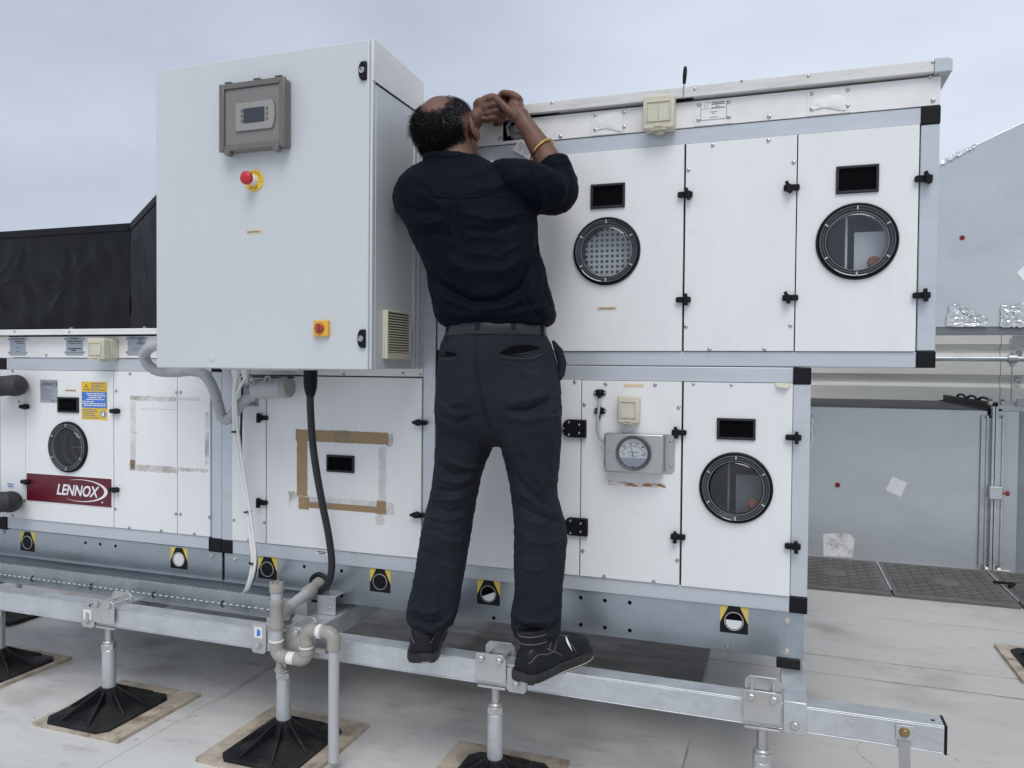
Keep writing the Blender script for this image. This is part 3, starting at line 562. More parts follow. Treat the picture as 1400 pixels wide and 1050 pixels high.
ecx, ecz, ea, eb = a0+W*.66, mz[1]+H*.51, W*.30, H*.40; po, pi_ = [], []
for k in range(49):
    t = R_(118-(118+125)*k/48); th = .0135*max(0, math.cos((t-R_(-3))*.62))**1.6
    po.append((ecx+ea*math.cos(t)+.10*eb*math.sin(t), ecz+eb*math.sin(t))); pi_.append((ecx+(ea-th*1.25)*math.cos(t)+.10*eb*math.sin(t), ecz+(eb-th*.42)*math.sin(t)))
swoosh(po, pi_); obj("lettering", MB().lathe((a0+W*.90, yl+.0005, mz[1]+H*.15), (0, -1, 0), [(.0035, 0), (.0035, .0005), (0, .0005)], 14), 'printw', d1)
_, x0, x1, z0, z1 = sticker(p1, (9.5, 659.5), (20, 668), 'stick_w'); printed(p1, x0, x1, z0, z1, -.0072, [(.15, .08, .9, .22), (.55, .2, .8, .22)], 'stick_b', 13)
# faded tape outline
TO = lambda a, b, par, seed, mat='tape_old', amp=.003: obj("tape_residue", ragged(*RECT(a, b), -.0062, seed=seed, amp=amp, th=.0006), mat, par)
TO((180, 541), (243, 549), p2, 21); TO((180, 549), (187.5, 640), p2, 22, 'tape_film'); TO((178, 634), (243, 647), p2, 23); TO((245, 543), (275, 548), p3, 24, 'tape_film'); TO((282, 563), (287, 635), p3, 25); TO((245, 639), (286, 646), p3, 26, 'tape_old'); TO((180, 628), (186, 641), p2, 28, 'tape', .004)
TO((195, 558), (240, 560.5), p2, 27, 'tape_film', .001); TO((184, 590), (190, 592), p2, 29, 'tape_old', .001)
# fascia, plates, roof
fz0 = LFT+.002; fz1 = 1.372
fa = obj("fascia", box(XL0-.03, XM0-.001, -.003, .012, fz0, fz1), 'white_clean', u)
for k, (x0_, x1_, rows) in enumerate(((15, 36.5, [(.06, .1, .9, .05), (.2, .3, .85, .04), (.3, .4, .9, .04), (.55, .4, .6, .03), (.78, .4, .65, .03)]), (92, 115, [(.06, .25, .75, .05), (.2, .12, .9, .05), (.34, .12, .9, .03), (.60, .12, .9, .06), (.70, .3, .6, .05), (.82, .05, .97, .02)]), (176, 200, [(.04, .1, .95, .05), (.14, .6, .85, .05), (.27, .6, .85, .05), (.36, .5, .95, .04), (.60, .3, .95, .02), (.72, .2, .6, .02)]))):
    b0, b1 = X(x0_, 470), X(x1_, 470); z1 = fz1-.002; z0 = Z(x0_, 486)
    obj("cover_plate", box(b0-.012, b1+.014, -.0042, -.0031, fz0+.001, fz1-.001), 'white_clean', fa)
    obj("nameplate", box(b0, b1, -.0052, -.0043, z0, z1), 'stick_g', fa); printed(fa, b0, b1, z0, z1, -.0054, rows, 'print', 30+k)
    for sx in (b0-.004, b1+.004):
        for sz in (z0+.012, z1-.008):
            o = bpy.data.objects.new("screw", _screw); COL.objects.link(o); o.parent = fa; o.location = Vector((sx, -.0045, sz))-wloc(fa); o.scale = (.85,)*3
screws(fa, [(63.5, 485.5)], Y=-.003, s=.9)
lz0, lz1 = Z(100, 457.6, -.04), Z(100, 449.8, -.04)
rf = obj("roof", box(XL0-.05, XM0+.3, -.04, 1.52, lz0+.012, lz1).box(XL0-.05, XM0+.3, -.04, -.037, lz0, lz0+.012), 'white_clean', u, bevel=.0015)
screws(rf, [(20, 453), (95, 454)], Y=-.04, s=.8)
for cx_ in (95, 195): c = P(cx_, 450, -.03); obj("roof_screw", MB().lathe((c.x, -.02, lz1), (0, 0, 1), [(.008, 0), (.008, .003), (.005, .003), (.005, .008), (0, .008)], 8), 'steel', rf)
br = base_rail(u, XL0-.02, XM0-.0055, BB, FB+.004); lift_label(br, 38, 737.5, 'dark'); lift_label(br, 245, 761, 'full')
holes(br, [(117, 742), (137, 744), (158, 746.5)]); bolts(br, [(290, 760), (5, 727)], s=.9)
# vibration pads / joint between the bases
obj("joint_post", box(XM0-.0045, XM0+.0065, .014, .05, BB, FB), 'dark', u)
# ---------------------------------------------------------------- control cabinet hung on the middle module
CY = -.340; cX1 = -1.133; cX0 = P(213.2, 300, CY).x; cZ0, cZ1 = P(505, 506, CY).z, P(505, 53, CY).z
c = thing("control_cabinet", "large pale grey control cabinet with display, hung on the middle module beside the man", "cabinet", ((cX0+cX1)/2, CY/2, cZ0))
DX = P(503, 300, CY).x                                                      # door leaf ends just short of the body edge
obj("cabinet_body", box(cX0+.004, cX1, CY+.022, -.0035, cZ0+.004, cZ1-.09).box(cX0+.004, cX1, CY+.020, CY+.022, cZ0+.004, cZ1-.09), 'cabinet', c, bevel=.004)
dr = obj("door", box(cX0, cX1-.012, CY, CY+.019, cZ0, cZ1), 'cabinet', c, bevel=.004)
obj("door_edge", box(cX1-.0105, cX1-.001, CY+.002, CY+.0195, cZ0+.001, cZ1-.001), 'cabinet', c, bevel=.003)
hz = SX(510, 110, cX1).z
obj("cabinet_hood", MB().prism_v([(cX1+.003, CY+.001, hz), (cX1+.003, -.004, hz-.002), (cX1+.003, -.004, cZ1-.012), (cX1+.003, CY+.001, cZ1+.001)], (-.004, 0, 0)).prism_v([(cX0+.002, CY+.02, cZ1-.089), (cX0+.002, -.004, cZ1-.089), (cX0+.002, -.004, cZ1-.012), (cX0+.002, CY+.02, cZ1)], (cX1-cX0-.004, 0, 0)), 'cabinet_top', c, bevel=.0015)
obj("hood_joint", box(cX1-.004, cX1+.0012, CY+.02, -.006, hz-.005, hz-.001), 'dark', c)
for sx, w in ((565, .006), (571, .01), (575, .004)):                        # folded edges at the back of the side
    y = SX(sx, 400, cX1).y; obj("rear_flange", box(cX1-.001, cX1+.005, y-w, y+w, cZ0+.006, hz-.006), 'cabinet', c, bevel=.002)
for lx, ly in ((497, 97.5), (495.5, 463)):
    p = P(lx, ly, CY); w, h = .0135, .027
    poly = [(p.x+w*.9, p.z-h), (p.x+w*.9, p.z+h)]+[(p.x-w*.1-w*.9*math.sin(a), p.z+h*math.cos(a)) for a in [math.pi*k/14 for k in range(15)]]
    lk = obj("lock", MB().prism(poly, CY-.009, CY+.002), 'black', dr, bevel=.003); obj("lock_barrel", MB().lathe((p.x, CY-.009, p.z), (0, -1, 0), [(.009, 0), (.009, .003), (.006, .004), (.0055, .001), (0, .001)], 20), 'steel', dr)
# display under a smoked hinged cover
a, b = P(306, 113.5, CY), P(392, 201, CY); x0, x1 = P(303, 160, CY-.03).x, P(390, 160, CY-.03).x; z1, z0 = P(347, 112, CY-.03).z, P(347, 204, CY-.03).z
bx = obj("display_box", box(x0, x1, CY-.026, CY+.002, z0, z1), 'grey_cover2', c, bevel=.006)
t = .016; mb = MB().box(x0-.003, x0+t, CY-.040, CY-.0265, z0-.002, z1+.002).box(x1-t, x1+.003, CY-.040, CY-.0265, z0-.002, z1+.002).box(x0+t, x1-t, CY-.040, CY-.0265, z1-t, z1+.002).box(x0+t, x1-t, CY-.040, CY-.0265, z0-.002, z0+t)
obj("display_cover_rim", mb, 'grey_cover2', bx, bevel=.003)
obj("display_cover", box(x0+t, x1-t, CY-.034, CY-.0265, z0+t, z1-t), 'grey_cover', bx, bevel=.002)
for fx in (x0+.03, (x0+x1)/2+.02, x1-.02): obj("display_clip", box(fx-.012, fx+.012, CY-.040, CY-.02, z1+.0022, z1+.007), 'grey_cover2', bx, bevel=.001)
for fx in (x0+.028, x1-.028): obj("display_hinge", MB().cyl((fx, CY-.041, z0-.004), (fx, CY-.02, z0-.004), .011, 16), 'grey_cover2', bx, bevel=.001)
k0, k1 = P(323, 160, CY-.035).x, P(376, 160, CY-.035).x; kz1, kz0 = P(349, 139, CY-.035).z, P(349, 178, CY-.035).z
mb = MB().prism([(k0, kz0), (k1-.008, kz0), (k1-.001, kz0+.02), (k1+.001, (kz0+kz1)/2), (k1-.001, kz1-.02), (k1-.008, kz1), (k0, kz1)], CY-.040, CY-.0345)
obj("keypad", mb, 'keypad', bx, bevel=.002)
s0, s1 = k0+(k1-k0)*.22, k0+(k1-k0)*.76; sz0, sz1 = kz0+(kz1-kz0)*.26, kz1-(kz1-kz0)*.22
obj("screen", box(s0, s1, -.0412+CY, CY-.0401, sz0, sz1), 'screen', bx, bevel=.0008)
mb = MB()
for i in range(3):
    for kx in (s0-.009, s1+.005): mb.box(kx, kx+.007, CY-.0418, CY-.0401, sz0+.004+i*(sz1-sz0)/3, sz0+.013+i*(sz1-sz0)/3)
obj("key", mb, 'grey_cover2', bx, bevel=.0006)
# emergency stop
p = P(348, 247, CY); es = obj("emergency_button", MB().lathe((p.x, CY, p.z), (0, -1, 0), [(.0335, 0), (.0335, .0025), (.028, .004), (.0, .004)], 40), 'yellow', c)
obj("button_collar", MB().lathe((p.x, CY-.004, p.z), (0, -1, 0), [(.016, 0), (.016, .014), (.0125, .016), (.0125, .026)], 28), 'stick_w', es)
obj("button_head", MB().lathe((p.x, CY-.030, p.z), (0, -1, 0), [(.014, 0), (.0195, .002), (.021, .008), (.019, .015), (.012, .020), (0, .0215)], 36), 'red', es)
def arc_text(body, r, a0, a1, h):
    n = len(body)
    for i, ch in enumerate(body):
        if ch == ' ': continue
        a = a0+(a1-a0)*(i/(n-1)); cc = Vector((p.x+r*math.cos(a), 0, p.z+r*math.sin(a)))
        o = text(ch, -h*.32, h*.32, -h/2, h/2, 0, 'print', es); rot = a-math.pi/2 if a1 < a0 else a+math.pi/2
        o.location = Vector((cc.x, CY-.0043, cc.z))-wloc(es); o.rotation_euler = (0, -rot, 0)
        for v in o.data.vertices: v.co += wloc(es)     # lettering was built about the origin
arc_text("EMERGENCY", .0255, R_(165), R_(-10), .0085); arc_text("STOP", .0255, R_(240), R_(300), .0085)
# main switch, label, louvred vent, small dimple
x0, x1, z0, z1 = RECT((431, 438.5), (451, 460), CY)
sw = obj("rotary_switch", box(x0, x1, CY-.012, CY+.001, z0, z1), 'ochre', c, bevel=.002)
pc = Vector(((x0+x1)/2-.002, 0, (z0+z1)/2)); obj("switch_knob", MB().lathe((pc.x, CY-.012, pc.z), (0, -1, 0), [(.015, 0), (.0145, .007), (.012, .009), (0, .009)], 28).box(pc.x-.0045, pc.x+.0045, CY-.030, CY-.014, pc.z-.014, pc.z+.014), 'rustred', sw, bevel=.0015)
_, x0, x1, z0, z1 = sticker(c, (336, 314.5), (358.5, 319.5), 'stick_o', Y=CY); printed(c, x0, x1, z0, z1, CY-.0010, [(.3, .1, .9, .4)], 'printgrey', 14)
vy0, vy1 = SX(522.5, 460, cX1).y, SX(554.5, 460, cX1).y; vz1, vz0 = SX(538, 426, cX1).z, SX(538, 491, cX1).z
vg = obj("vent_grille", box(cX1, cX1+.008, vy0, vy1, vz0, vz1), 'cream', c, bevel=.002)
mb = MB(); n = 15
for i in range(n):
    z = vz0+.028+(vz1-vz0-.036)*i/(n-1); mb.prism_v([(cX1+.0082, vy0+.008, z), (cX1+.017, vy0+.008, z-.0045), (cX1+.017, vy0+.008, z-.0072), (cX1+.0082, vy0+.008, z-.0025)], (0, vy1-vy0-.012, 0))
obj("vent_slats", mb, 'cream', vg); obj("vent_back", box(cX1+.0081, cX1+.0086, vy0+.007, vy1-.005, vz0+.02, vz1-.006), 'dark', vg)
obj("vent_frame", box(cX1+.008, cX1+.018, vy0, vy0+.0075, vz0, vz1).box(cX1+.008, cX1+.018, vy1-.004, vy1, vz0, vz1).box(cX1+.008, cX1+.018, vy0+.0076, vy1-.0041, vz0, vz0+.018).box(cX1+.008, cX1+.018, vy0+.0076, vy1-.0041, vz1-.005, vz1), 'cream', vg, bevel=.0012)
p = P(290, 489, CY); obj("blanking_plug", MB().lathe((p.x, CY, p.z), (0, -1, 0), [(.014, 0), (.0135, .0012), (.010, .002), (0, .0022)], 28), 'cabinet', c)
obj("gland_plate", box(cX0+.2, cX1-.3, CY+.07, -.05, cZ0-.004, cZ0+.0035), 'cabinet', c)

# ---------------------------------------------------------------- cream isolator switches
def isolator(label, a, b, Yf, depth, rockers, skirt=True):
    x0, x1, z0, z1 = RECT(a, b, Yf-depth)
    s = thing("isolator_switch", label, "switch", ((x0+x1)/2, Yf, z0), "cream isolator switches")
    obj("switch_housing", MB().box(x0, x1, Yf-depth*.55, Yf, z0, z1), 'cream', s, bevel=.006); obj("switch_cover", box(x0-.001, x1+.001, Yf-depth, Yf-depth*.56, z0-.001, z1+.001), 'cream', s, bevel=.005)
    w, h = x1-x0, z1-z0; m = .20 if rockers == 2 else .22; ra, rb, rc, rd = x0+w*m*.7, x1-w*m*.7, z0+h*.24, z1-h*.22; t = .004; y = Yf-depth
    f = obj("rocker_frame", box(ra-t, rb+t, y-.004, y-.0005, rd, rd+t).box(ra-t, rb+t, y-.004, y-.0005, rc-t, rc).box(ra-t, ra, y-.004, y-.0005, rc, rd).box(rb, rb+t, y-.004, y-.0005, rc, rd), 'cream', s, bevel=.001)
    for i in range(rockers):
        q0 = ra+(rb-ra)*i/rockers+.0008; q1 = ra+(rb-ra)*(i+1)/rockers-.0008
        obj("rocker", MB().prism_v([(q0, y-.0009, rc), (q0, y-.0038, rc), (q0, y-.0018, (rc+rd)/2), (q0, y-.0010, rd), (q0, y+.0005, rd), (q0, y+.0005, rc)], (q1-q0, 0, 0)), 'cream_in', s, bevel=.0006)
    obj("cable_gland", MB().cyl(((x0+x1)/2, Yf-depth*.45, z0-.010), ((x0+x1)/2, Yf-depth*.45, z0+.001), .013, 18), 'cream', s, bevel=.002)
    obj("catch", box(x0+w*.38, x1-w*.38, y-.003, y+.004, z0+h*.05, z0+h*.14).box(x0+w*.25, x1-w*.25, y+.002, y+.010, z0-.004, z0-.0005), 'cream', s, bevel=.001)
    return s
isolator("small cream switch with one rocker, above the pressure gauge", (844.5, 541.5), (872.5, 579), -.006, .045, 1)
isolator("cream switch with two rockers, on the upper fascia below the screwdriver", (879.5, 132), (921, 173), -.003, .055, 2)
isolator("cream switch on the left fascia, near the black wrapped duct", (119, 463), (141, 491), -.003, .075, 1)

# ---------------------------------------------------------------- pressure gauge in its steel box
gx0, gx1, gz0, gz1 = RECT((828.5, 591.5), (907, 648), -.03)
g = thing("pressure_gauge", "round dial pressure gauge in a stainless box, below the small cream switch", "gauge", ((gx0+gx1)/2, -.03, gz0))
gb = obj("gauge_box", box(gx0, gx1, -.046, -.0085, gz0, gz1), 'stainless', g, bevel=.003)
mb = MB().prism([(gx1+.0005, gz0), (gx1+.022, gz0+.0), (gx1+.030, gz0+.010), (gx1+.030, gz1-.008), (gx1+.022, gz1), (gx1+.0005, gz1)], -.0100, -.0065)
mb.prism([(gx0-.0005, gz0), (gx0-.010, gz0+.008), (gx0-.010, gz1-.006), (gx0-.0005, gz1)], -.0100, -.0065); fl = obj("mounting_flange", mb, 'stainless', g, bevel=.0008)
for sx in (gx1+.019, gx0-.0055):
    for sz in (gz0+.022, gz1-.02):
        o = bpy.data.objects.new("screw", _screw); COL.objects.link(o); o.parent = fl; o.location = Vector((sx, -.0102, sz))-wloc(fl); o.scale = (.85,)*3
c = P(866, 619.5, -.05); r = .0525; gy = -.0465
obj("bezel", MB().lathe((c.x, gy, c.z), (0, -1, 0), [(r, 0), (r, .012), (r*.97, .015), (r*.86, .013), (r*.82, .007), (r*.82, 0)], 64), 'bezel', g)
dial = obj("dial", MB().lathe((c.x, gy, c.z), (0, -1, 0), [(r*.83, .004), (0, .004)], 64), 'dial', g)
yy = gy-.0048; mb = MB(); ra = r*.70; ccz = c.z-.020
for k in range(41):
    a = R_(150-120*k/40); big = k % 8 == 0; L = .0052 if big else (.003 if k % 4 == 0 else .0018); d = Vector((math.cos(a), 0, math.sin(a))); n = Vector((-d.z, 0, d.x))*(.0004 if big else .0002)
    q = Vector((c.x, yy, ccz))+d*(ra*1.08); mb.quad([q-n, q+n, q+d*L+n, q+d*L-n])
for k in range(40):
    a, b = R_(150-3*k), R_(147-3*k); mb.quad([(c.x+ra*1.08*math.cos(t_)+0, yy, ccz+ra*1.08*math.sin(t_)) if rr == 0 else (c.x+(ra*1.08+.0006)*math.cos(t_), yy, ccz+(ra*1.08+.0006)*math.sin(t_)) for t_, rr in ((a, 0), (b, 0), (b, 1), (a, 1))])
obj("dial_marks", mb, 'print', dial)
for k, s in enumerate(("0", "10", "20", "30", "40", "50")):
    a = R_(150-24*k); w = .003*len(s); q = Vector((c.x+(ra*1.08+.009)*math.cos(a), 0, ccz+(ra*1.08+.009)*math.sin(a)))
    if k in (0, 5): q = Vector((c.x+(-.029 if k == 0 else .030), 0, c.z-.004))
    text(s, q.x-w, q.x+w, q.z-.003, q.z+.003, yy, 'print', dial)
text("MAGNEHELIC", c.x-.018, c.x+.016, c.z+.0005, c.z+.0045, yy, 'print', dial)
printed(dial, c.x-.018, c.x+.018, c.z-.012, c.z-.007, yy, [(.1, .1, .9, .35)], 'printgrey', 15); printed(dial, c.x-.008, c.x+.008, c.z+.030, c.z+.034, yy, [(.1, .05, .95, .4)], 'printgrey', 16)
obj("dial_plate", MB().prism([(c.x+r*.81*math.cos(a), c.z+r*.81*math.sin(a)) for a in [R_(200+140*k/24) for k in range(25)]], gy-.0068, gy-.0045), 'stick_g', dial)
e = Vector((c.x-.007, 0, c.z+.022)); obj("needle", MB().prism([(c.x-.0012, c.z-.012), (c.x+.0008, c.z-.012), (e.x+.0003, e.z), (e.x-.0003, e.z)], gy-.0063, gy-.0057), 'bezel', dial)
obj("gauge_glass", MB().lathe((c.x, gy, c.z), (0, -1, 0), [(r*.83, .0095), (r*.4, .0105), (0, .0108)], 48), 'dial_glass', g)
obj("zero_screw", MB().lathe((c.x, gy-.006, c.z-r*.80), (0, -1, 0), [(.004, 0), (.004, .005), (0, .006)], 14), 'bezel', g)
def port(px, py, label):
    c = P(px, py, -.006); t = thing("hose_port", label, "hose port", (c.x, -.006, c.z), "black hose ports")
    obj("port_body", MB().prism([(c.x-.020, c.z), (c.x-.017, c.z+.006), (c.x-.006, c.z+.011), (c.x+.006, c.z+.011), (c.x+.017, c.z+.006), (c.x+.020, c.z), (c.x+.017, c.z-.006), (c.x+.006, c.z-.011), (c.x-.006, c.z-.011), (c.x-.017, c.z-.006)], -.012, -.0062).lathe((c.x, -.012, c.z), (0, -1, 0), [(.010, 0), (.009, .006), (.006, .009), (0, .009)], 20).tube([(c.x, -.016, c.z-.006), (c.x, -.018, c.z-.024)], .0042, 12), 'black', t)
    for dx in (-.0155, .0155):
        o = bpy.data.objects.new("screw", _screw); COL.objects.link(o); o.parent = t; o.location = (dx, -.0062, 0); o.scale = (.7,)*3
port(820.5, 537, "upper black hose port left of the small cream switch"); port(820.5, 561.5, "lower black hose port crossed by the clear hose, near the gauge")
def spline(pts, n=10):
    out = []; q = [pts[0]]+list(pts)+[pts[-1]]
    for i in range(1, len(q)-2):
        a, b, c_, d = (Vector(v) for v in q[i-1:i+3])
        for k in range(n):
            t = k/n; out.append(.5*((2*b)+(c_-a)*t+(2*a-5*b+4*c_-d)*t*t+(3*b-a-3*c_+d)*t**3))
    out.append(Vector(q[-1])); return out
hs = spline([P(820, 545, -.024), P(818.5, 560, -.032), P(816.5, 580, -.036), P(819, 597, -.032), P(827, 606, -.026), P(832, 610, -.024)])
tag(obj("gauge_hose", MB().tube(hs, .0042, 12), 'tube'), "thin clear hose curving from the upper black port into the gauge box", "hose")

# ---------------------------------------------------------------- conduit, cables and sensor housing under the cabinet
def corrugated(path, r, pitch=.0088):
    pts = []; rad = []; L = 0; last = Vector(path[0]); dense = [last]
    for p in path[1:]:
        p = Vector(p); d = p-last; n = max(1, int(d.length/(pitch/7)))
        for i in range(1, n+1): dense.append(last+d*i/n)
        last = p
    for i, p in enumerate(dense):
        if i: L += (p-dense[i-1]).length
        pts.append(p); rad.append(r*(.86+.14*abs(math.sin(L*math.pi/pitch))**.5))
    return MB().tube(pts, rad, 18)
cp = spline([P(219, 472, -.20), P(207, 474, -.19), P(198, 484, -.17), P(202, 498, -.15), P(216, 507, -.13), P(240, 508.5, -.115), P(262, 507, -.10), P(279, 512, -.095), P(291, 530, -.09), P(298, 552, -.085), P(303.5, 570, -.085), P(312, 573, -.085), P(324, 560, -.085), P(336, 546, -.085), P(349, 540, -.085)], 12)
tag(obj("corrugated_conduit", corrugated(cp, .0195), 'conduit'), "grey corrugated conduit looping out from behind the control cabinet and down", "conduit")
h = thing("sensor_housing", "grey plastic tube housing clipped up under the cabinet, fed by the corrugated conduit", "housing", P(375, 530, -.085))
a, b = P(348, 532, -.085), P(402, 528.5, -.085); ax = (b-a).normalized()
obj("housing_body", MB().lathe(a, ax, [(0, 0), (.030, 0), (.034, .004), (.036, .05), (.036, .118), (.034, .122), (0, .122)], 32), 'conduit', h)
obj("housing_cap", MB().lathe(a+ax*.1225, ax, [(0, 0), (.037, 0), (.037, .020), (.034, .024), (0, .024)], 32), 'pvc_fit', h)
for q in (.018, .085):
    cc = a+ax*q; obj("clip", MB().tube([cc+Vector((.012*math.cos(t_), -.040, .012*math.sin(t_)+.028)) for t_ in [R_(-60+300*k/14) for k in range(15)]], .004, 8), 'pvc_fit', h)
obj("clip_rail", box(a.x-.01, a.x+.165, -.095, -.085, a.z+.040, a.z+.046), 'black', h)
# cable glands and cables
for px in (323, 336): 
    p = P(px, 506, -.12); tag(obj("cable_gland", MB().lathe((p.x, -.12, cZ0-.0045), (0, 0, -1), [(.017, 0), (.017, .012), (.013, .013), (.013, .026), (.009, .03), (0, .03)], 8), 'stick_w'), "white cable gland under the cabinet, for the "+("left" if px == 323 else "right")+" white cable", "cable gland", "white cable glands under the cabinet")
def cable(pts, r, mat, lab, n=10, ties=()):
    s = spline(pts, n); o = obj("cable", MB().tube(s, r, 12), mat); tag(o, lab, "cable", "cables hanging below the cabinet"); 
    for i in ties:
        d = (s[i+1]-s[i]).normalized(); obj("cable_tie", MB().lathe(s[i], d, [(r*1.0, -.0025), (r*1.9, -.0025), (r*1.9, .0025), (r*1.0, .0025)], 16), 'black', o)
    return o
p = P(323, 506, -.12); q = P(336, 506, -.12)
cable([(p.x, -.12, cZ0-.03), P(320, 545, -.11), P(322, 590, -.10), P(329, 640, -.09), P(337.5, 690, -.085), P(343, 735, -.09), P(346, 765, -.10), P(343, 787, -.10), P(337, 806, -.085), P(330, 818, -.065)], .0078, 'cable_w', "thicker white cable hanging from the left gland into the cable tray", ties=(20, 42, 62))
cable([(q.x, -.12, cZ0-.03), P(328, 530, -.115), P(322.5, 548, -.118), P(325.5, 590, -.115), P(332.5, 640, -.105), P(340.5, 690, -.10), P(346.5, 735, -.105), P(349, 765, -.115), P(346, 787, -.115), P(340, 804, -.09), P(333, 818, -.07)], .0052, 'cable_w', "thinner white cable tied along the thicker one, from the right gland")
cable([P(331, 515, -.06), P(331, 540, -.05), P(329.5, 600, -.04), P(332, 650, -.04), P(341, 690, -.05), P(347, 735, -.06), P(350.5, 768, -.08), P(348, 788, -.09), P(343, 800, -.09)], .0042, 'cable_b', "thin black cable running behind the white cables")
cb = cable([P(424, 538, -.13), P(424.5, 560, -.125), P(427, 600, -.115), P(432, 640, -.105), P(441, 690, -.09), P(449, 730, -.08), P(453.5, 765, -.075), P(452, 788, -.075), P(446, 801, -.06), P(436, 808, -.04), P(428, 806, -.03)], .0125, 'cable_b', "thick black cable from a flared boot down to the pipe grommet", 12)
p = P(424.5, 506, -.13); obj("cable_boot", MB().lathe((p.x, -.13, cZ0-.0045), (0, 0, -1), [(.023, 0), (.023, .040), (.021, .060), (.016, .080), (.0128, .088), (0, .088)], 24), 'black', cb)
# black foam pipe sleeves entering the left module
for k, (px, py) in enumerate(((20, 527), (12, 686))):
    A, B, C_ = P(px-75, py+3, -.10), P(px-38, py+2, -.10), P(px-4, py, -.095)
    r = .045; path = spline([A, B, C_, P(px+1, py, -.07), P(px+2, py, -.002)], 8); n = len(path)
    rad = [r*(.88+.12*(i/n)**2+.03*mnoise.noise(path[i]*30)) for i in range(n)]
    o = obj("foam_pipe", MB().tube(path, rad, 28), 'foam'); tag(o, ("upper black foam sleeved pipe entering the left module near a black latch" if k == 0 else "lower black foam sleeved pipe entering the left module near the maroon panel"), "insulated pipe", "black insulated pipes")

# ---------------------------------------------------------------- support rails, clamps, saddles, feet
RY0, RY1, RZ0, RZ1 = -.250, -.187, .333, .4025
def hollow(x0, x1):
    t = .004; mb = MB().box(x0, x1, RY0, RY1, RZ1-t, RZ1).box(x0, x1, RY0, RY1, RZ0, RZ0+t).box(x0, x1, RY0, RY0+t, RZ0+t, RZ1-t).box(x0, x1, RY1-t, RY1, RZ0+t, RZ1-t); return mb
xj = X(120, 815, RY0); xe = X(1295.5, 1000, RY0)
ra = thing("support_rail", "long galvanised square rail the man stands on, running to the right end", "rail", ((xj+xe)/2, -.22, RZ0), "galvanised support rails")
obj("rail_tube", hollow(xj+.012, xe-.006), 'galv_light', ra, bevel=.006)
obj("end_cap", box(xe-.0058, xe, RY0-.001, RY1+.001, RZ0-.001, RZ1+.001), 'black', ra, bevel=.001)
p = G(1284, 984, RZ1); obj("rail_hole", MB().lathe((xe-.028, RY0+.026, RZ1), (0, 0, 1), [(.0045, 0), (.0045, .0006), (0, .0006)], 14), 'dark', ra)
rb = thing("support_rail", "short galvanised square rail running out of view at the left edge", "rail", (xj-.4, -.22, RZ0), "galvanised support rails")
obj("rail_tube", hollow(-4.2, xj), 'galv_light', rb, bevel=.004); obj("end_cap", box(xj+.0005, xj+.005, RY0-.001, RY1+.001, RZ0-.001, RZ1+.001), 'zinc', rb, bevel=.001)
def clamp(xc, label, first=None):
    if first: t = copy_tree(first); t.location.x = xc; t['label'] = label; return t
    t = thing("rail_clamp", label, "clamp", (xc, -.2185, .343), "bolted rail clamps")
    w = .047; z0, z1 = .348, .430; ch = .013
    obj("clamp_plate", MB().prism([(xc-w, z0), (xc+w, z0), (xc+w, z1-ch), (xc+w-ch, z1), (xc-w+ch*.3, z1), (xc-w, z1-ch*.3)], -.262, -.257), 'zinc', t, bevel=.0012)
    obj("clamp_plate", MB().prism([(xc-w, z0), (xc+w, z0), (xc+w, z1-ch+.008), (xc+w-ch, z1+.008), (xc-w+ch, z1+.008), (xc-w, z1-ch+.008)], -.182, -.177), 'zinc', t, bevel=.0012)
    obj("clamp_cradle", box(xc-w+.004, xc+w-.004, -.2565, -.1825, .326, .3325), 'zinc', t, bevel=.001)
    for dx in (-.028, .028):
        obj("bolt", MB().lathe((xc+dx, -.262, .4135), (0, -1, 0), [(.0125, 0), (.0125, .002), (.0098, .002), (.0098, .009), (.008, .0105), (0, .0105)], 6).cyl((xc+dx, -.262, .4135), (xc+dx, -.166, .4135), .0052, 12), 'zinc', t)
    return t
cl0 = clamp(X(142, 834, -.26), "rail clamp at the rail joint, on the leftmost visible foot post")
clamp(X(398, 875, -.26)-.004, "rail clamp behind the grey drain trap", cl0); clamp(X(671, 912, -.26), "rail clamp touching the heel of the man's right shoe", cl0); clamp(X(1042, 957, -.26), "rail clamp next to the wide strap, under the right end of the module", cl0)
def saddle(x0, x1, z0, z1, label, sticker_=False, wide=False):
    t = thing("rail_strap", label, "strap", ((x0+x1)/2, -.26, z0), "straps bolted to the rail"); ch = .008
    mb = MB().prism([(x0, z1), (x0, z0+ch), (x0+ch, z0), (x1-ch, z0), (x1, z0+ch), (x1, z1)], -.2570, -.2525)
    if wide: mb.box(x0, x1, -.2522, -.165, z1-.0045, z1)
    obj("strap_plate", box(x0+.004, x1-.004, -.184, -.180, z0+.002, z1-.0048), 'zinc', t, bevel=.001)
    s = obj("strap_plate", mb, 'zinc' if not wide else 'galv_light', t, bevel=.0015)
    xc = (x0+x1)/2; obj("bolt", MB().lathe((xc, -.257, z0+.026), (0, -1, 0), [(.013, 0), (.013, .002), (.0095, .002), (.0095, .009), (.0078, .0105), (0, .0105)], 6 if not wide else 20).cyl((xc, -.257, z0+.026), (xc, -.168, z0+.026), .005, 12), 'zinc', t)
    if sticker_:
        xs0, xs1, zs0, zs1 = x0+.011, x1-.013, z1-.046, z1-.010; obj("label", box(xs0, xs1, -.2578, -.2570, zs0, zs1), 'stick_w', t)
        obj("label", MB().prism([(xs0+.010, zs0+.006), (xs1-.008, zs0+.008), (xs1-.007, zs1-.012), (xs0+.012, zs1-.006)], -.2583, -.2578), 'stick_b' if x0 > -2 else 'stick_g', t)
    return t
saddle(X(110, 845, -.26), X(127.5, 845, -.26), .322, .396, "rail strap with a small sticker, at the end of the left rail", True)
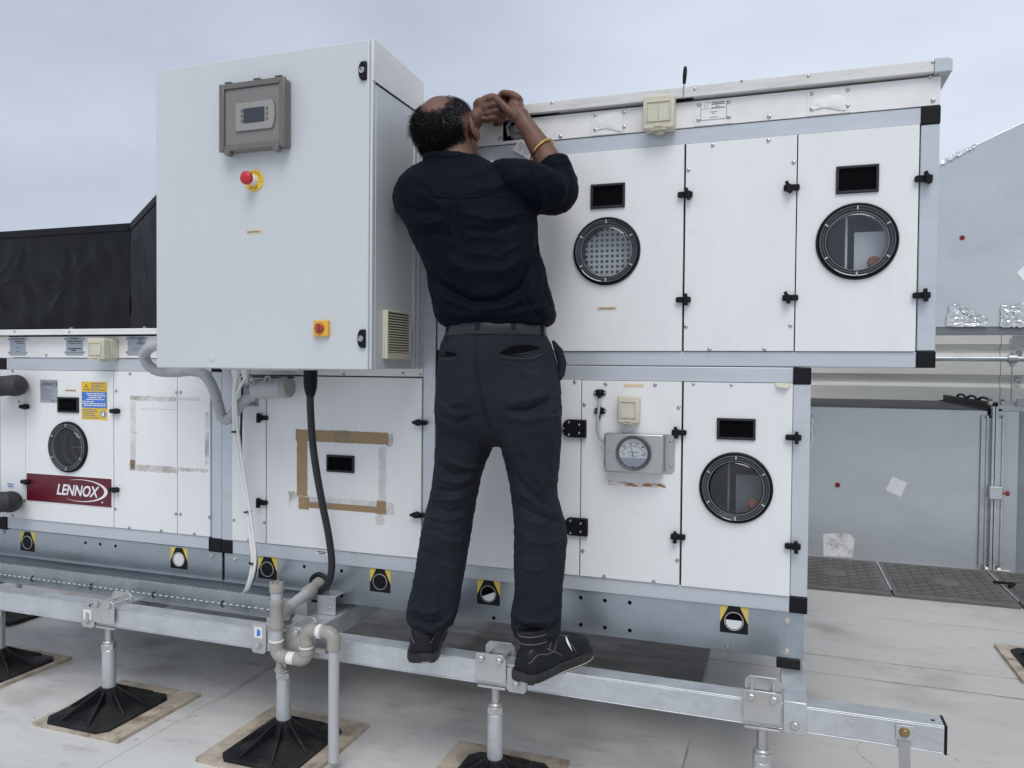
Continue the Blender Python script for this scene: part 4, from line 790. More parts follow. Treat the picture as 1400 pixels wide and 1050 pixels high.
saddle(X(343, 875, -.26), X(362.5, 875, -.26), .324, .421, "rail strap with a white and blue sticker, beside the drain trap", True)
saddle(X(692, 930, -.26), X(719, 930, -.26), .324, .396, "clean rail strap poking out below the man's right shoe")
saddle(X(1071, 985, -.26), X(1103, 985, -.26), .327, .4115, "wide scuffed rail strap over the end of the right cross beam", wide=True)
# flat strip bolted to the front of the rail
p = P(1236, 1000, RY0); st = thing("brace_strip", "thin flat strip hanging from a brass bolt near the right end of the rail", "brace", (p.x, RY0-.004, .25))
obj("brace_foot", box(p.x-.019, p.x+.019, RY0-.006, RY0-.0025, p.z-.020, p.z+.017), 'galv_light', st, bevel=.0008); obj("brace_strap", MB().prism([(p.x-.013, p.z-.021), (p.x+.013, p.z-.021), (p.x+.021, .16), (p.x-.006, .16)], RY0-.005, RY0-.003), 'stainless', st)
obj("bolt", MB().lathe((p.x, RY0-.006, p.z), (0, -1, 0), [(.013, 0), (.012, .002), (.009, .0025), (.009, .008), (.0075, .0095), (0, .0095)], 18), 'brass', st)

def make_foot(loc, label, rot=0.):
    t = thing("rail_stand", label, "stand", loc, "adjustable stands under the rail"); x, y, _ = loc
    a, b = .138, .160; ch = .030; outline = [(-a+ch, -b), (a-ch, -b), (a, -b+ch), (a, b-ch), (a-ch, b), (-a+ch, b), (-a, b-ch), (-a, -b+ch)]
    mb = MB(); bm = mb.bm; r0, r1 = .030, .024
    rings = []
    for sc, z in ((1.0, .0185), (1.0, .028), (.97, .031), (.88, .033)): rings.append([bm.verts.new((x+p[0]*sc, y+p[1]*sc, z)) for p in outline])
    dirs = [Vector(p).normalized() for p in outline]
    for rr, z in ((.060, .056), (.034, .066)): rings.append([bm.verts.new((x+d.x*rr, y+d.y*rr, z)) for d in dirs])
    for p_, q_ in zip(rings, rings[1:]):
        for k in range(8): bm.faces.new((p_[k], p_[(k+1) % 8], q_[(k+1) % 8], q_[k]))
    bm.faces.new(rings[0][::-1]); bm.faces.new(rings[-1])
    mb.lathe((x, y, .045), (0, 0, 1), [(.042, 0), (.034, .040), (.030, .060), (0, .060)], 24)
    for k in range(8):                                            # stiffening ribs
        a_ = math.pi/4*k+math.pi/8; d = Vector((math.cos(a_), math.sin(a_), 0)); n = Vector((-d.y, d.x, 0))*.0035; L = .158 if k % 4 in (1, 2) else .134
        c0 = Vector((x, y, 0)); pts = [c0+d*.020+Vector((0, 0, .034)), c0+d*L+Vector((0, 0, .034)), c0+d*L+Vector((0, 0, .038)), c0+d*.030+Vector((0, 0, .104)), c0+d*.020+Vector((0, 0, .104))]
        mb.prism_v([q-n for q in pts], n*2)
    obj("foot_pad", mb, 'rubber', t, bevel=.0018)
    obj("foot_slot", box(x-.045, x+.055, y+.118, y+.126, .0362, .0372).box(x-.055, x+.045, y-.126, y-.118, .0362, .0372), 'dark', t)
    obj("foot_post", MB().lathe((x, y, .080), (0, 0, 1), [(.0235, 0), (.0235, .158), (.022, .160), (0, .160)], 32), 'galv_light', t)
    obj("nut", MB().lathe((x, y, .2405), (0, 0, 1), [(.0255, 0), (.0255, .020), (.022, .022), (0, .022)], 6).lathe((x, y, .263), (0, 0, 1), [(.0205, 0), (.0205, .006), (.018, .009), (0, .009)], 24), 'zinc', t, bevel=.001)
    th = []; 
    for k in range(40): th += [(.0125, .265+k*.0018), (.0135, .2659+k*.0018)]
    obj("threaded_rod", MB().lathe((x, y, 0), (0, 0, 1), th, 20), 'zinc', t, sharp=180)
    return t
def board(x0, x1, y0, y1, label, seed=1):
    mb = ragged(x0, x1, y0, y1, 0, step=.02, amp=.0012, seed=seed); me = mb.mesh("base_board")
    for v in me.vertices: v.co = Vector((v.co.x, v.co.z, .018 if v.co.y < -.0004 else .002))
    me.materials.append(MT['board']); o = bpy.data.objects.new("base_board", me); COL.objects.link(o); bm = bmesh.new(); bm.from_mesh(me); bmesh.ops.recalc_face_normals(bm, faces=bm.faces); bm.to_mesh(me); bm.free()
    return tag(o, label, "board", "weathered boards under the feet")
FYc = -.2185
f0 = make_foot((X(149, 900, -.2185), FYc, 0), "adjustable stand left of the drain trap, standing fully in view on its board")
def foot(x, y, label):
    t = copy_tree(f0); t.location = (x, y, 0); t['label'] = label; return t
xf = [f0.location.x, X(388, 950, -.2185), X(677, 1000, -.2185), X(1042, 1010, -.2185)]
foot(xf[1], FYc, "adjustable stand directly below the drain trap"); foot(xf[2], FYc, "adjustable stand below the man's right heel, cut off by the photo's bottom edge"); foot(xf[3], FYc-.02, "adjustable stand below the wide rail strap, only its post in view")
foot(-2.985, -.085, "adjustable stand at the left photo edge, only a corner of its pad in view"); fc = G(55, 838, .02); foot(fc.x-.138+.02, fc.y-.03, "dark adjustable stand far back under the left module"); foot(1.13, 1.47, "adjustable stand at the right photo edge, by the walkway mats")
bs = []
def brd(x, y, hx, hy, lab, s, dx=0, dy=0): return board(x-hx+dx, x+hx+dx, y-hy+dy, y+hy+dy, lab, s)
brd(xf[0], FYc, .19, .195, "brown weathered board under the foot left of the drain trap", 41, .02, .03); brd(xf[1], FYc, .20, .198, "weathered board under the foot below the drain trap", 42, -.01, .03)
brd(xf[2], FYc, .19, .195, "board at the bottom edge, under the foot below the man's right heel", 43, -.02, .03); brd(-2.985, -.085, .19, .21, "board at the left photo edge, only a corner in view", 44, -.03, -.005)
brd(1.13, 1.47, .18, .22, "mossy board at the right photo edge, by the walkway mats", 45, 0, 0); brd(fc.x-.20, fc.y-.10, .14, .17, "dark board far back under the left module", 47)
# cross beams carrying the base rails
def beam(x0, x1, z0, z1, label, y0=RY1+.0005):
    t = .004; mb = MB().box(x0, x1, y0, 1.5, z1-t, z1).box(x0, x1, y0, 1.5, z0, z0+t).box(x0, x0+t, y0, 1.5, z0+t, z1-t).box(x1-t, x1, y0, 1.5, z0+t, z1-t)
    return tag(obj("cross_beam", mb, 'galv_light', bevel=.003), label, "beam", "cross beams under the modules")
beam(.018, .080, RZ0+.001, .4030, "galvanised cross beam running back under the right end of the module")
beam(-1.52, -1.425, RZ0+.001, .4030, "wide cross beam behind the drain trap, under the middle module")
beam(-2.29, -2.21, RZ0+.001, .4030, "cross beam behind the rail joint, under the left module"); beam(-3.16, -3.08, RZ0+.001, .4030, "cross beam under the outer end of the left module")

# ---------------------------------------------------------------- cable trays behind the rail
def tray(y0, y1, z0, z1, xe, label, yend=None):
    t = thing("cable_tray", label, "cable tray", (-2.4, (y0+y1)/2, z0), "galvanised cable trays"); x0 = -4.0; k = .0018
    mb = MB().box(x0, xe, y0, y0+k, z0, z1).box(x0, xe, y1-k, y1, z0, z1).box(x0, xe, y0+k, y1-k, z0, z0+k)
    mb.box(x0, xe, y0+k, y0+.007, z1-k, z1).box(x0, xe, y1-.018, y1-k, z1-k, z1).box(x0, xe, y0-.016, y0-.0002, z0-.014, z0-.012).box(x0, xe, y0-.0002, y0+.02, z0-.014, z0-.0005)
    obj("tray_channel", mb, 'galv_tray', t, bevel=.0006)
    mb = MB(); x = x0+.02
    while x < xe-.02: mb.box(x, x+.013, y0-.0009, y0-.0002, z0+.008, z0+.0115); mb.box(x, x+.013, y1-k-.0012, y1-k-.0003, z0+.007, z0+.012); x += .026
    obj("tray_slot_light", mb, 'inner' , t)  # pale bars: bright roof behind the slots, painted on
    return t
t1 = tray(-.115, .010, .409, .462, -1.570, "front cable tray behind the rail, with black cable ties along its edge"); t2 = tray(.045, .120, .424, .462, -1.50, "rear cable tray partly hidden behind the front one")
for px in (44, 124.5, 210, 304):
    p = P(px, 790, -.118); obj("cable_tie", MB().tube([(p.x+.003, -.1155, .430), (p.x-.003, -.1205, .424), (p.x-.003, -.1215, .414), (p.x+.002, -.1175, .407)], .0022, 8), 'black', t1)
o = thing("tray_bracket", "small galvanised channel bracket at the end of the cable trays, behind the drain trap", "bracket", (-1.50, -.05, .405))
obj("bracket_channel", MB().box(-1.565, -1.515, -.10, -.097, .4045, .455).box(-1.565, -1.515, -.097, -.05, .452, .455).box(-1.502, -1.430, -.055, -.052, .4045, .470).box(-1.502, -1.430, -.052, .02, .467, .470), 'galv_light', o, bevel=.001)
bolts(o, [(-1.452, 0, .43)], y=-.0555, s=.7, world=True)

# ---------------------------------------------------------------- drain pipe with trap
TY = -.292; t = thing("drain_pipe", "grey plastic drain pipe with a trap bend, from the black grommet down past the rail", "drain pipe", P(378, 905, TY))
xa, xb, xc = X(378, 850, TY), X(419, 880, TY), X(456.5, 900, TY); zt, zbm, zh = P(378, 797, TY).z, P(400, 900, TY).z, P(436, 863, TY).z
obj("riser", MB().cyl((xa, TY, zbm+.035), (xa, TY, zt-.015), .0185, 28), 'pvc', t)
mb = MB().lathe((xa, TY, zt-.028), (0, 0, 1), [(.0205, 0), (.022, .002), (.022, .024), (.020, .028), (.013, .028), (.012, .022), (0, .022)], 32)
for k in range(4): a = k*math.pi/2+.4; mb.box(xa+.016*math.cos(a)-.004, xa+.016*math.cos(a)+.004, TY+.016*math.sin(a)-.004, TY+.016*math.sin(a)+.004, zt-.002, zt+.004)
obj("screw_cap", mb, 'pvc_fit', t)
tz = P(378, 838, TY).z; g0 = P(438, 797, -.004)
obj("tee", MB().lathe((xa, TY, tz-.05), (0, 0, 1), [(.0215, 0), (.0225, .004), (.0225, .014), (.0205, .018), (.0205, .075), (.0225, .079), (.0225, .092), (.0205, .095)], 32).tube([Vector((xa, TY, tz-.012)), Vector((xa, TY, tz-.012)).lerp(g0, .22)], .0205, 28), 'pvc_fit', t)
A = Vector((xa, TY, tz-.012)); obj("branch_pipe", MB().tube([A.lerp(g0, .15), A.lerp(g0, .99)], .0180, 28), 'pvc', t)
obj("branch_coupling", MB().tube([A.lerp(g0, k) for k in (.64, .66, .80, .82, .90, .93, .97)], [.0195, .0235, .0235, .0215, .0215, .0245, .0245], 28), 'pvc_fit', t)
def bend(c0, a0, a1, R, r, n=14): return [Vector((c0[0]+R*math.cos(a0+(a1-a0)*k/n), TY, c0[1]+R*math.sin(a0+(a1-a0)*k/n))) for k in range(n+1)]
R = .026; mid = (xa+xb)/2
obj("elbow", MB().tube([(xa, TY, zbm+R+.022)]+bend((xa+R, zbm+R), math.pi, 1.5*math.pi, R, .02)+[(xa+R+.018, TY, zbm)], .0212, 28), 'pvc_fit', t)
obj("elbow", MB().tube([(xb-R-.014, TY, zbm)]+bend((xb-R, zbm+R), 1.5*math.pi, 2*math.pi, R, .02)+[(xb, TY, zbm+R+.016)], .0212, 28), 'pvc_fit', t)
obj("trap_pipe", MB().tube([(xa+R, TY, zbm), (xb-R, TY, zbm)], .0188, 28), 'pvc', t); obj("label", MB().lathe((mid-.010, TY, zbm), (1, 0, 0), [(.0191, 0), (.0196, 0), (.0196, .034), (.0191, .034)], 28), 'stick_w', t)
for cx_, cz_ in ((xa, zbm+R+.020), (xb, zbm+R+.014)): obj("collar", MB().lathe((cx_, TY, cz_), (0, 0, 1), [(.021, 0), (.0228, .001), (.0228, .005), (.019, .006)], 28), 'stick_w', t)
obj("trap_pipe", MB().cyl((xb, TY, zbm+R), (xb, TY, zh-R), .0188, 28), 'pvc', t)
obj("socket", MB().lathe((xb, TY, zbm+R+.022), (0, 0, 1), [(.0208, 0), (.0218, .002), (.0218, .016), (.0205, .018)], 28), 'pvc_fit', t)
obj("elbow", MB().tube([(xb, TY, zh-R-.026)]+bend((xb+R, zh-R), math.pi, .5*math.pi, R, .02)+[(xb+R+.010, TY, zh)], .0212, 28), 'pvc_fit', t)
obj("elbow", MB().tube([(xc-R-.010, TY, zh)]+bend((xc-R, zh-R), .5*math.pi, 0, R, .02)+[(xc, TY, zh-R-.024)], .0212, 28), 'pvc_fit', t)
obj("trap_pipe", MB().tube([(xb+R, TY, zh), (xc-R, TY, zh)], .0188, 28), 'pvc', t); obj("label", MB().lathe(((xb+xc)/2-.006, TY, zh), (1, 0, 0), [(.0191, 0), (.0217, 0), (.0217, .013), (.0191, .013)], 28), 'stick_w', t)
obj("outlet_pipe", MB().cyl((xc, TY, .040), (xc, TY, zh-R-.01), .0168, 28), 'pvc', t)
obj("pipe_clip", MB().lathe((xb, TY, zh-R-.05), (0, 0, 1), [(.019, 0), (.0235, 0), (.0235, .012), (.019, .012)], 24).box(xb+.012, xb+.06, TY+.014, TY+.030, zh-R-.05, zh-R-.036), 'pvc_fit', t)
obj("drain_valve", MB().cyl((xa+.012, TY+.0, zbm-.012), (xa+.012, TY, zbm-.042), .011, 18).cyl((xa+.012, TY, zbm-.036), (xa+.012, TY, zbm-.048), .0155, 8), 'pvc_fit', t)

# ---------------------------------------------------------------- screwdriver left in the roof edge
p, q = P(935.5, 103, -.012), P(936.5, 128, -.012); sd = thing("screwdriver", "small dark handled screwdriver stuck upright in the upper roof edge", "screwdriver", (p.x, -.012, rz1))
zb = rz1+.0005; obj("handle", MB().lathe((p.x, -.012, zb+.012), (.06, 0, 1), [(0, 0), (.0045, 0), (.0052, .008), (.0062, .022), (.0058, .042), (.0035, .050), (0, .051)], 16), 'black', sd); obj("blade", MB().cyl((p.x, -.012, zb-.0), (p.x, -.012, zb+.014), .0020, 10), 'steel', sd)
obj("rivet_pin", MB().cyl((p.x, RYF-.002, rz0-.004), (p.x, RYF-.002, rz1+.004), .0016, 8), 'steel', sd)

# ---------------------------------------------------------------- ducts, wall and walkway behind
# black wrapped duct on the left roof
Yb = .40; zf0 = lz1+.001
top = [P(-60, 322, Yb), P(0, 317, Yb), P(178, 302, Yb)]; z_t = top[1].z; xk = top[2].x
bd = thing("wrapped_duct", "black sheet wrapped duct standing on the left module roof, kinked upward at its right end", "duct", (xk-.4, Yb+.2, zf0))
rnd = random.Random(3)
def crumple(p0, p1, p2, p3, nu, nv, amp, ay, cents):         # sheet with radiating creases
    bm = bmesh.new(); V = []
    p0, p1, p2, p3 = map(Vector, (p0, p1, p2, p3)); nrm = (p1-p0).cross(p3-p0).normalized()
    if nrm.y > 0: nrm = -nrm
    for i in range(nu+1):
        row = []
        for j in range(nv+1):
            u_, v_ = i/nu, j/nv; q = p0.lerp(p1, u_).lerp(p3.lerp(p2, u_), v_); d = 0
            for cu, cv, k, ph in cents:
                dx, dz = (u_-cu)*ay, v_-cv; rr = math.hypot(dx, dz); th = math.atan2(dz, dx)
                d += abs(math.sin(th*k/2+ph+1.4*mnoise.noise((rr*2, th, ph))))**9*math.exp(-((rr-.12)/.15)**2)*rr*3.6*(.4+.9*abs(mnoise.noise((th*2, ph, 3))))
            d += 1.0*mnoise.noise((u_*ay*2.5, v_*3, 1))+.7*mnoise.noise((u_*ay*7, v_*4+u_*9, 5))
            edge = min(1, 6*v_, 6*(1-v_))
            row.append(bm.verts.new(q+nrm*amp*d*edge))
        V.append(row)
    for i in range(nu):
        for j in range(nv): bm.faces.new((V[i][j], V[i+1][j], V[i+1][j+1], V[i][j+1]))
    mb = MB(); mb.bm.free(); mb.bm = bm; return mb
tarp = pmat("black_sheeting", (.005, .0055, .0085), .36, var=.3, scale=5, rvar=.1, spec=.22, dirt=(.018, .02, .026), dirt_amt=.4, streak=(2, 2, 2))
MT['tarp'] = tarp
xl = -5.2; lip = .030
obj("duct_sheet", crumple((xl, Yb, zf0), (xk, Yb, zf0), (xk, Yb, z_t-lip), (xl, Yb, z_t-lip), 200, 60, .0105, 4.2, [(.64, .50, 9, .3), (.85, .52, 11, 1.1), (.72, .95, 6, .7), (.45, .5, 8, 2)]), 'tarp', bd, sharp=180)
obj("duct_top_band", MB().prism_v([(xl, Yb-.006, z_t-lip-.004), (xk, Yb-.006, z_t-lip-.004), (xk, Yb-.006, z_t), (xl, Yb-.006, z_t)], (0, .5, 0)), 'tarp', bd, bevel=.003)
kx = P(226, 300, Yb-.16).x; kz = P(213, 262, Yb-.13).z+.06; ky = Yb-.16
obj("duct_sheet", crumple((xk+.001, Yb, zf0), (kx+.12, ky, zf0), (kx+.12, ky, kz-lip+.05), (xk+.001, Yb, z_t-lip), 30, 50, .007, 1, [(.4, .6, 11, .2)]), 'tarp', bd, sharp=180)
obj("duct_top_band", MB().prism_v([(xk, Yb-.004, z_t-lip-.006), (kx+.12, ky-.004, kz-lip+.045), (kx+.12, ky-.004, kz+.05), (xk, Yb-.004, z_t)], (.02, .5, 0)), 'tarp', bd, bevel=.003)
obj("duct_body", box(xl, xk, Yb+.03, Yb+.49, zf0, z_t-.01), 'tarp', bd)
tag(obj("roof_flashing", MB().box(-5.2, XM0+.2, .16, .9, lz1+.0005, lz1+.006), 'board'), "brownish strip of flashing along the left roof, under the black wrapped duct", "flashing")

# upper galvanised duct, right
UY = 2.6; q0, q1 = P(1284, 221, UY), P(1400, 166, UY); zb_ = P(1340, 447, UY).z; sl = (q1.z-q0.z)/(q1.x-q0.x); xa_ = -.6; xz = 3.6
ud = thing("upper_duct", "pale galvanised duct with a sloping top, high behind the upper module", "duct", (1.3, 3, zb_))
hgt = lambda x: min(q0.z+sl*(x-q0.x), q0.z+sl*(1.9-q0.x))
obj("duct_panel", MB().prism_v([(xa_, UY, zb_), (xz, UY, zb_), (xz, UY, hgt(xz)), (1.9, UY, hgt(1.9)), (q0.x-.25, UY, hgt(q0.x-.25)), (xa_, UY, hgt(q0.x-.25))], (0, .9, 0)), 'duct', ud, bevel=.004)
obj("duct_edge_frame", box(xa_, xz, UY+.004, UY+.03, zb_-.045, zb_-.0005), 'inner_d', ud, bevel=.002)
f0_, f1_ = P(1284, 224, UY-.004), P(1334, 198, UY-.004); mb = MB(); n = 24; rnd = random.Random(11); V = []
for i in range(n+1):
    b = f0_.lerp(f1_, i/n); V.append((mb.bm.verts.new(b+Vector((0, -.002, .006+rnd.uniform(0, .008)))), mb.bm.verts.new(b+Vector((0, -.001-rnd.uniform(0, .006), -.008-rnd.uniform(0, .012)))), mb.bm.verts.new(b+Vector((0, .03, .010+rnd.uniform(0, .006))))))
for a, b in zip(V, V[1:]): mb.bm.faces.new((a[0], b[0], b[1], a[1])); mb.bm.faces.new((a[2], b[2], b[0], a[0]))
obj("foil_seam", mb, 'foil', ud, sharp=20)
def foil(pts, seed):
    rnd = random.Random(seed); mb = MB(); C0 = P(*[sum(v)/len(pts) for v in zip(*pts)], UY-.003); rings = []; B = [P(*p, UY-.002) for p in pts]; D = []
    for i in range(len(B)):
        for k in range(9): D.append(B[i].lerp(B[(i+1) % len(B)], k/9)+Vector((rnd.uniform(-.004, .004), -.001, rnd.uniform(-.004, .004))))
    for s in (1., .9, .8, .7, .6, .5, .4, .3, .2, .1): rings.append([mb.bm.verts.new(C0.lerp(d, s)+Vector((rnd.uniform(-.003, .003), -.002-.010*abs(mnoise.noise(C0.lerp(d, s)*38))-rnd.uniform(0, .0035), rnd.uniform(-.003, .003)))) for d in D])
    cv = mb.bm.verts.new(C0); n = len(D)
    for a, b in zip(rings, rings[1:]):
        for k in range(n): mb.bm.faces.new((a[k], a[(k+1) % n], b[(k+1) % n], b[k]))
    for k in range(n): mb.bm.faces.new((rings[-1][k], rings[-1][(k+1) % n], cv))
    obj("foil_patch", mb, 'foil', ud, sharp=25)
foil([(1292, 446), (1298, 415), (1311, 416), (1336, 430), (1350, 434), (1350, 446)], 1); foil([(1367, 447), (1368, 416), (1385, 418), (1402, 413), (1402, 447)], 2)
obj("paper_patch", MB().prism_v([P(1390, 373, UY-.003), P(1406, 358, UY-.003), P(1420, 375, UY-.003), P(1404, 390, UY-.003)], (0, .002, 0)), 'paper', ud)
def dot(par, px, py, Y, r):
    c = P(px, py, Y); obj("red_plug", MB().lathe((c.x, Y-.001, c.z), (0, -1, 0), [(r, 0), (r*.9, .004), (r*.5, .005), (r*.45, .001), (0, .001)], 20), 'redplug', par)
dot(ud, 1315.5, 325, UY, .014)
# lower galvanised duct with flange joint
LY = 3.2; ld = thing("lower_duct", "galvanised duct at ground level behind the walkway mats, with a bolted flange joint", "duct", (.7, LY+.5, .02))
z1_ = P(1230, 558.5, LY).z; x_j = X(1356, 660, LY)
obj("duct_panel", box(-.9, x_j-.03, LY, LY+1.55, .004, z1_), 'duct', ld, bevel=.004)
obj("duct_top", box(-.9, x_j-.05, LY+.012, LY+1.54, z1_+.0003, z1_+.003), 'duct_top', ld)
# second length turns toward the viewer
v = [Vector((x_j+.03, LY+.02, 0)), Vector((x_j+.14, LY+.005, 0)), Vector((2.9, LY-1.55, 0)), Vector((3.9, LY-.5, 0)), Vector((x_j+.03, LY+1.55, 0))]
obj("duct_panel", MB().prism_v([a+Vector((0, 0, .004)) for a in v], (0, 0, z1_-.004)), 'duct', ld, bevel=.004)
mb = MB()
for dx, w, d in ((-.062, .006, .018), (-.034, .006, .026), (-.009, .007, .055), (.009, .007, .055), (.052, .007, .022)): mb.box(x_j+dx-w, x_j+dx+w, LY-d, LY-.0005, .03 if abs(dx) > .02 else -.0, z1_+(.03 if abs(dx) < .02 else -.03))
mb.box(x_j-.068, x_j+.060, LY-.012, LY-.0008, .045, z1_-.045)
fl = obj("flange", mb, 'galv_light', ld, bevel=.002)
mb = MB().box(x_j-.014, x_j+.014, LY-.05, LY+1.5, z1_+.0005, z1_+.052).box(x_j-.045, x_j+.045, LY-.01, LY+1.5, z1_+.0004, z1_+.012); obj("flange", mb, 'black', ld, bevel=.002)
mb = MB()
for k in range(3):
    y = LY+.25+k*.33; mb.tube([(x_j, y+.13*math.cos(a), z1_+.052+.022*math.sin(a)) for a in [math.pi*i/10 for i in range(11)]], .009, 8)
obj("cable_loop", mb, 'black', ld)
c = P(1360.5, 673.5, LY-.06); obj("flange_clamp", box(x_j-.03, x_j+.04, LY-.085, LY-.0555, c.z-.04, c.z+.04), 'galv_light', ld, bevel=.004); obj("clamp_bolt", MB().cyl((x_j+.04, LY-.07, c.z), (x_j+.075, LY-.07, c.z), .008, 12).cyl((x_j+.062, LY-.07, c.z), (x_j+.078, LY-.07, c.z), .018, 6), 'rustred', ld)
for z in (z1_+.055, .02): obj("flange_bolt", MB().cyl((x_j-.04, LY-.03, z), (x_j+.10, LY-.03, z), .008, 10).cyl((x_j-.035, LY-.03, z), (x_j-.015, LY-.03, z), .022, 6).cyl((x_j+.03, LY-.03, z), (x_j+.05, LY-.03, z), .020, 6), 'zinc', ld)
def stick(pts, mat, name, Y=LY-.002): obj(name, MB().prism_v([P(*p, Y) for p in pts], (0, .0025, 0)), mat, ld)
stick([(1220, 651.5), (1240.5, 660), (1231.5, 679.5), (1211, 670)], 'paper', "paper_patch")
stick([(1125, 730.5), (1140, 729), (1163, 730.5), (1168, 738), (1166, 762), (1126, 760)], 'silt', "sealant_patch"); dot(ld, 1145, 663, LY, .017)
obj("sealant_bead", MB().tube([P(1109, 567, LY-.004), P(1111, 575, LY-.004), P(1109, 588, LY-.004), P(1111, 600, LY-.004), P(1108, 612, LY-.004)], [.006, .012, .008, .012, .004], 8), 'silt', ld)
# profiled cladding wall
WY = 4.9; cw = thing("clad_wall", "cream profiled metal wall behind the ducts", "wall", (0, WY+.1, 0)); prof = []; z = 0.
while z < 2.0: prof += [(0, z), (0, z+.13), (.045, z+.165), (.045, z+.195), (0, z+.235)]; z += .25
mb = MB()
for (xA, xB) in ((-6, P(1368, 500, WY).x-.002), (P(1368, 500, WY).x+.002, 7)):
    V = [[mb.bm.verts.new((x, WY+d, z)) for d, z in prof] for x in (xA, xB)]
    for k in range(len(prof)-1): mb.bm.faces.new((V[0][k], V[1][k], V[1][k+1], V[0][k+1]))
obj("wall_sheet", mb, 'clad', cw, sharp=20); obj("wall_core", box(-6, 7, WY+.05, WY+.25, 0, 2.0), 'clad', cw)
mb = MB()
for py in (484, 520): 
    c = P(1393, py, WY-.005); mb.lathe(c, (0, -1, 0), [(.028, 0), (.024, .012), (0, .015)], 14)
obj("wall_fixing", mb, 'steel', cw)
hp = thing("pipe_run", "thin bright horizontal pipe in front of the cream wall", "pipe", (2, WY-.18, 1.3)); c = P(1340, 490.5, WY-.18)
obj("pipe", MB().cyl((-2, WY-.18, c.z), (6, WY-.18, c.z), .022, 16), 'galv_light', hp); c2 = P(1384, 490, WY-.18)
obj("pipe_clip", MB().lathe((c2.x-.03, WY-.18, c.z), (1, 0, 0), [(.022, 0), (.036, 0), (.036, .06), (.022, .06)], 16).cyl((c2.x, WY-.18, c.z-.06), (c2.x, WY-.18, c.z-.03), .02, 10).cyl((c2.x, WY-.18, c.z+.03), (c2.x, WY-.18, c.z+.05), .02, 10), 'zinc', hp)
obj("pipe_hanger", MB().cyl((c2.x, WY-.18, c.z-.05), (c2.x, WY-.18, .9), .006, 8), 'steel', hp)
for py, sx in ((466, 1392), (553, 1398)):
    c = P(sx, py, 3.9); tag(obj("channel_bracket", MB().box(c.x-.03, c.x+.5, 3.9, 3.94, c.z-.04, c.z+.04).box(c.x-.04, c.x-.01, 3.88, 3.96, c.z-.055, c.z+.02), 'zinc', bevel=.004), ("dark channel bracket at the right photo edge, under the upper duct" if py == 466 else "channel bracket at the right photo edge, above the lower duct"), "bracket", "channel brackets at the photo edge")
# rubber walkway mats
def mat_(x0, x1, label):
    t = thing("walkway_mat", label, "walkway mat", ((x0+x1)/2, 2.78, .003), "grey rubber walkway mats"); y0, y1 = 2.375, 3.14
    obj("mat_sheet", box(x0, x1, y0, y1, .003, .024), 'mat', t, bevel=.004)
    mb = MB(); n = int((y1-y0-.08)/.042)
    for j in range(n):
        y = y0+.05+j*.042; m = 9
        for i in range(m):
            xa_ = x0+.03+(x1-x0-.06)*i/m; xb_ = xa_+(x1-x0-.06)/m*.93
            if .42 < i/m < .60 and .35 < j/n < .62: continue
            s = 1 if (i+j) % 2 == 0 else -1
            mb.prism_v([(xa_, y, .0245), (xb_, y+s*.012, .0245), (xb_, y+s*.012+.020, .0245), (xa_, y+.020, .0245)], (0, 0, .006))
    obj("mat_tread", mb, 'mat', t); obj("mat_pads", box(x0+.02, x1-.02, y0+.03, y1-.03, .0242, .0248), 'mat', t)
    return t
mat_(.02, .612, "walkway mat in front of the lower duct, nearest the module"); mat_(.622, 1.232, "walkway mat in front of the flange joint"); mat_(1.246, 1.86, "walkway mat at the right photo edge")
for k, (x, lab) in enumerate(((.617, "thin steel joint strip between the two walkway mats in full view"), (1.239, "thin steel joint strip between mats, by the flange joint"))):
    tag(obj("joint_strip", box(x-.004, x+.004, 2.46, 3.10, .0205, .0275), 'galv_light'), lab, "strip", "steel strips between the mats")
tag(obj("cable_stub", MB().tube(spline([(1.20, 2.80, .036), (1.25, 2.76, .045), (1.30, 2.78, .04), (1.26, 2.72, .036)]), .008, 8), 'black'), "short black cable curl lying on the mats near the flange joint", "cable")
# ---------------------------------------------------------------- the man
from mathutils.bvhtree import BVHTree
RH = Vector((_cy, _sy, 0)); FH = Vector((-_sy, _cy, 0)); ZZ = Vector((0, 0, 1))
def fabric(name, col, rough, var, weave=900, sheen=.2):
    m = pmat(name, col, rough, var=var, scale=7, rvar=.05, bump=.12, bscale=weave, sheen=0.0, spec=.075); b = m.node_tree.nodes["Principled BSDF"]; b.inputs["Sheen Weight"].default_value = sheen; b.inputs["Sheen Roughness"].default_value = .5; b.inputs["Sheen Tint"].default_value = (.55, .6, .8, 1); return m
MT['shirt'] = fabric("black_shirt_cloth", (.0032, .0040, .0092), .66, .20, sheen=.01); MT['trouser'] = fabric("charcoal_trouser_cloth", (.0185, .0205, .0275), .8, .28, sheen=.02)
MT['skin'] = pmat("skin", (.150, .072, .047), .46, var=.22, scale=26, rvar=.08, bump=.4, bscale=190, spec=.4); MT['skin'].node_tree.nodes["Principled BSDF"].inputs["Subsurface Weight"].default_value = .06
MT['hair_d'] = pmat("dark_hair", (.003, .003, .0035), .5, var=.3, scale=30, spec=.15); MT['hair_g'] = pmat("grey_hair", (.085, .085, .09), .45, var=.3, scale=30)
MT['leather'] = pmat("black_leather", (.006, .007, .010), .48, var=.2, scale=30, bump=.25, bscale=240, spec=.3); MT['sole'] = pmat("shoe_sole", (.010, .011, .013), .5, var=.25, scale=20, dirt=(.11, .11, .10), dirt_amt=.4, streak=(4, 4, 4))
MT['belt'] = pmat("belt_leather", (.014, .016, .022), .42, var=.15, scale=30); MT['stitch'] = pmat("grey_stitching", (.13, .135, .15), .6); MT['sole_edge'] = pmat("sole_edge", (.36, .34, .29), .7)
MT['stitch_d'] = pmat("dark_stitching", (.05, .053, .06), .7)
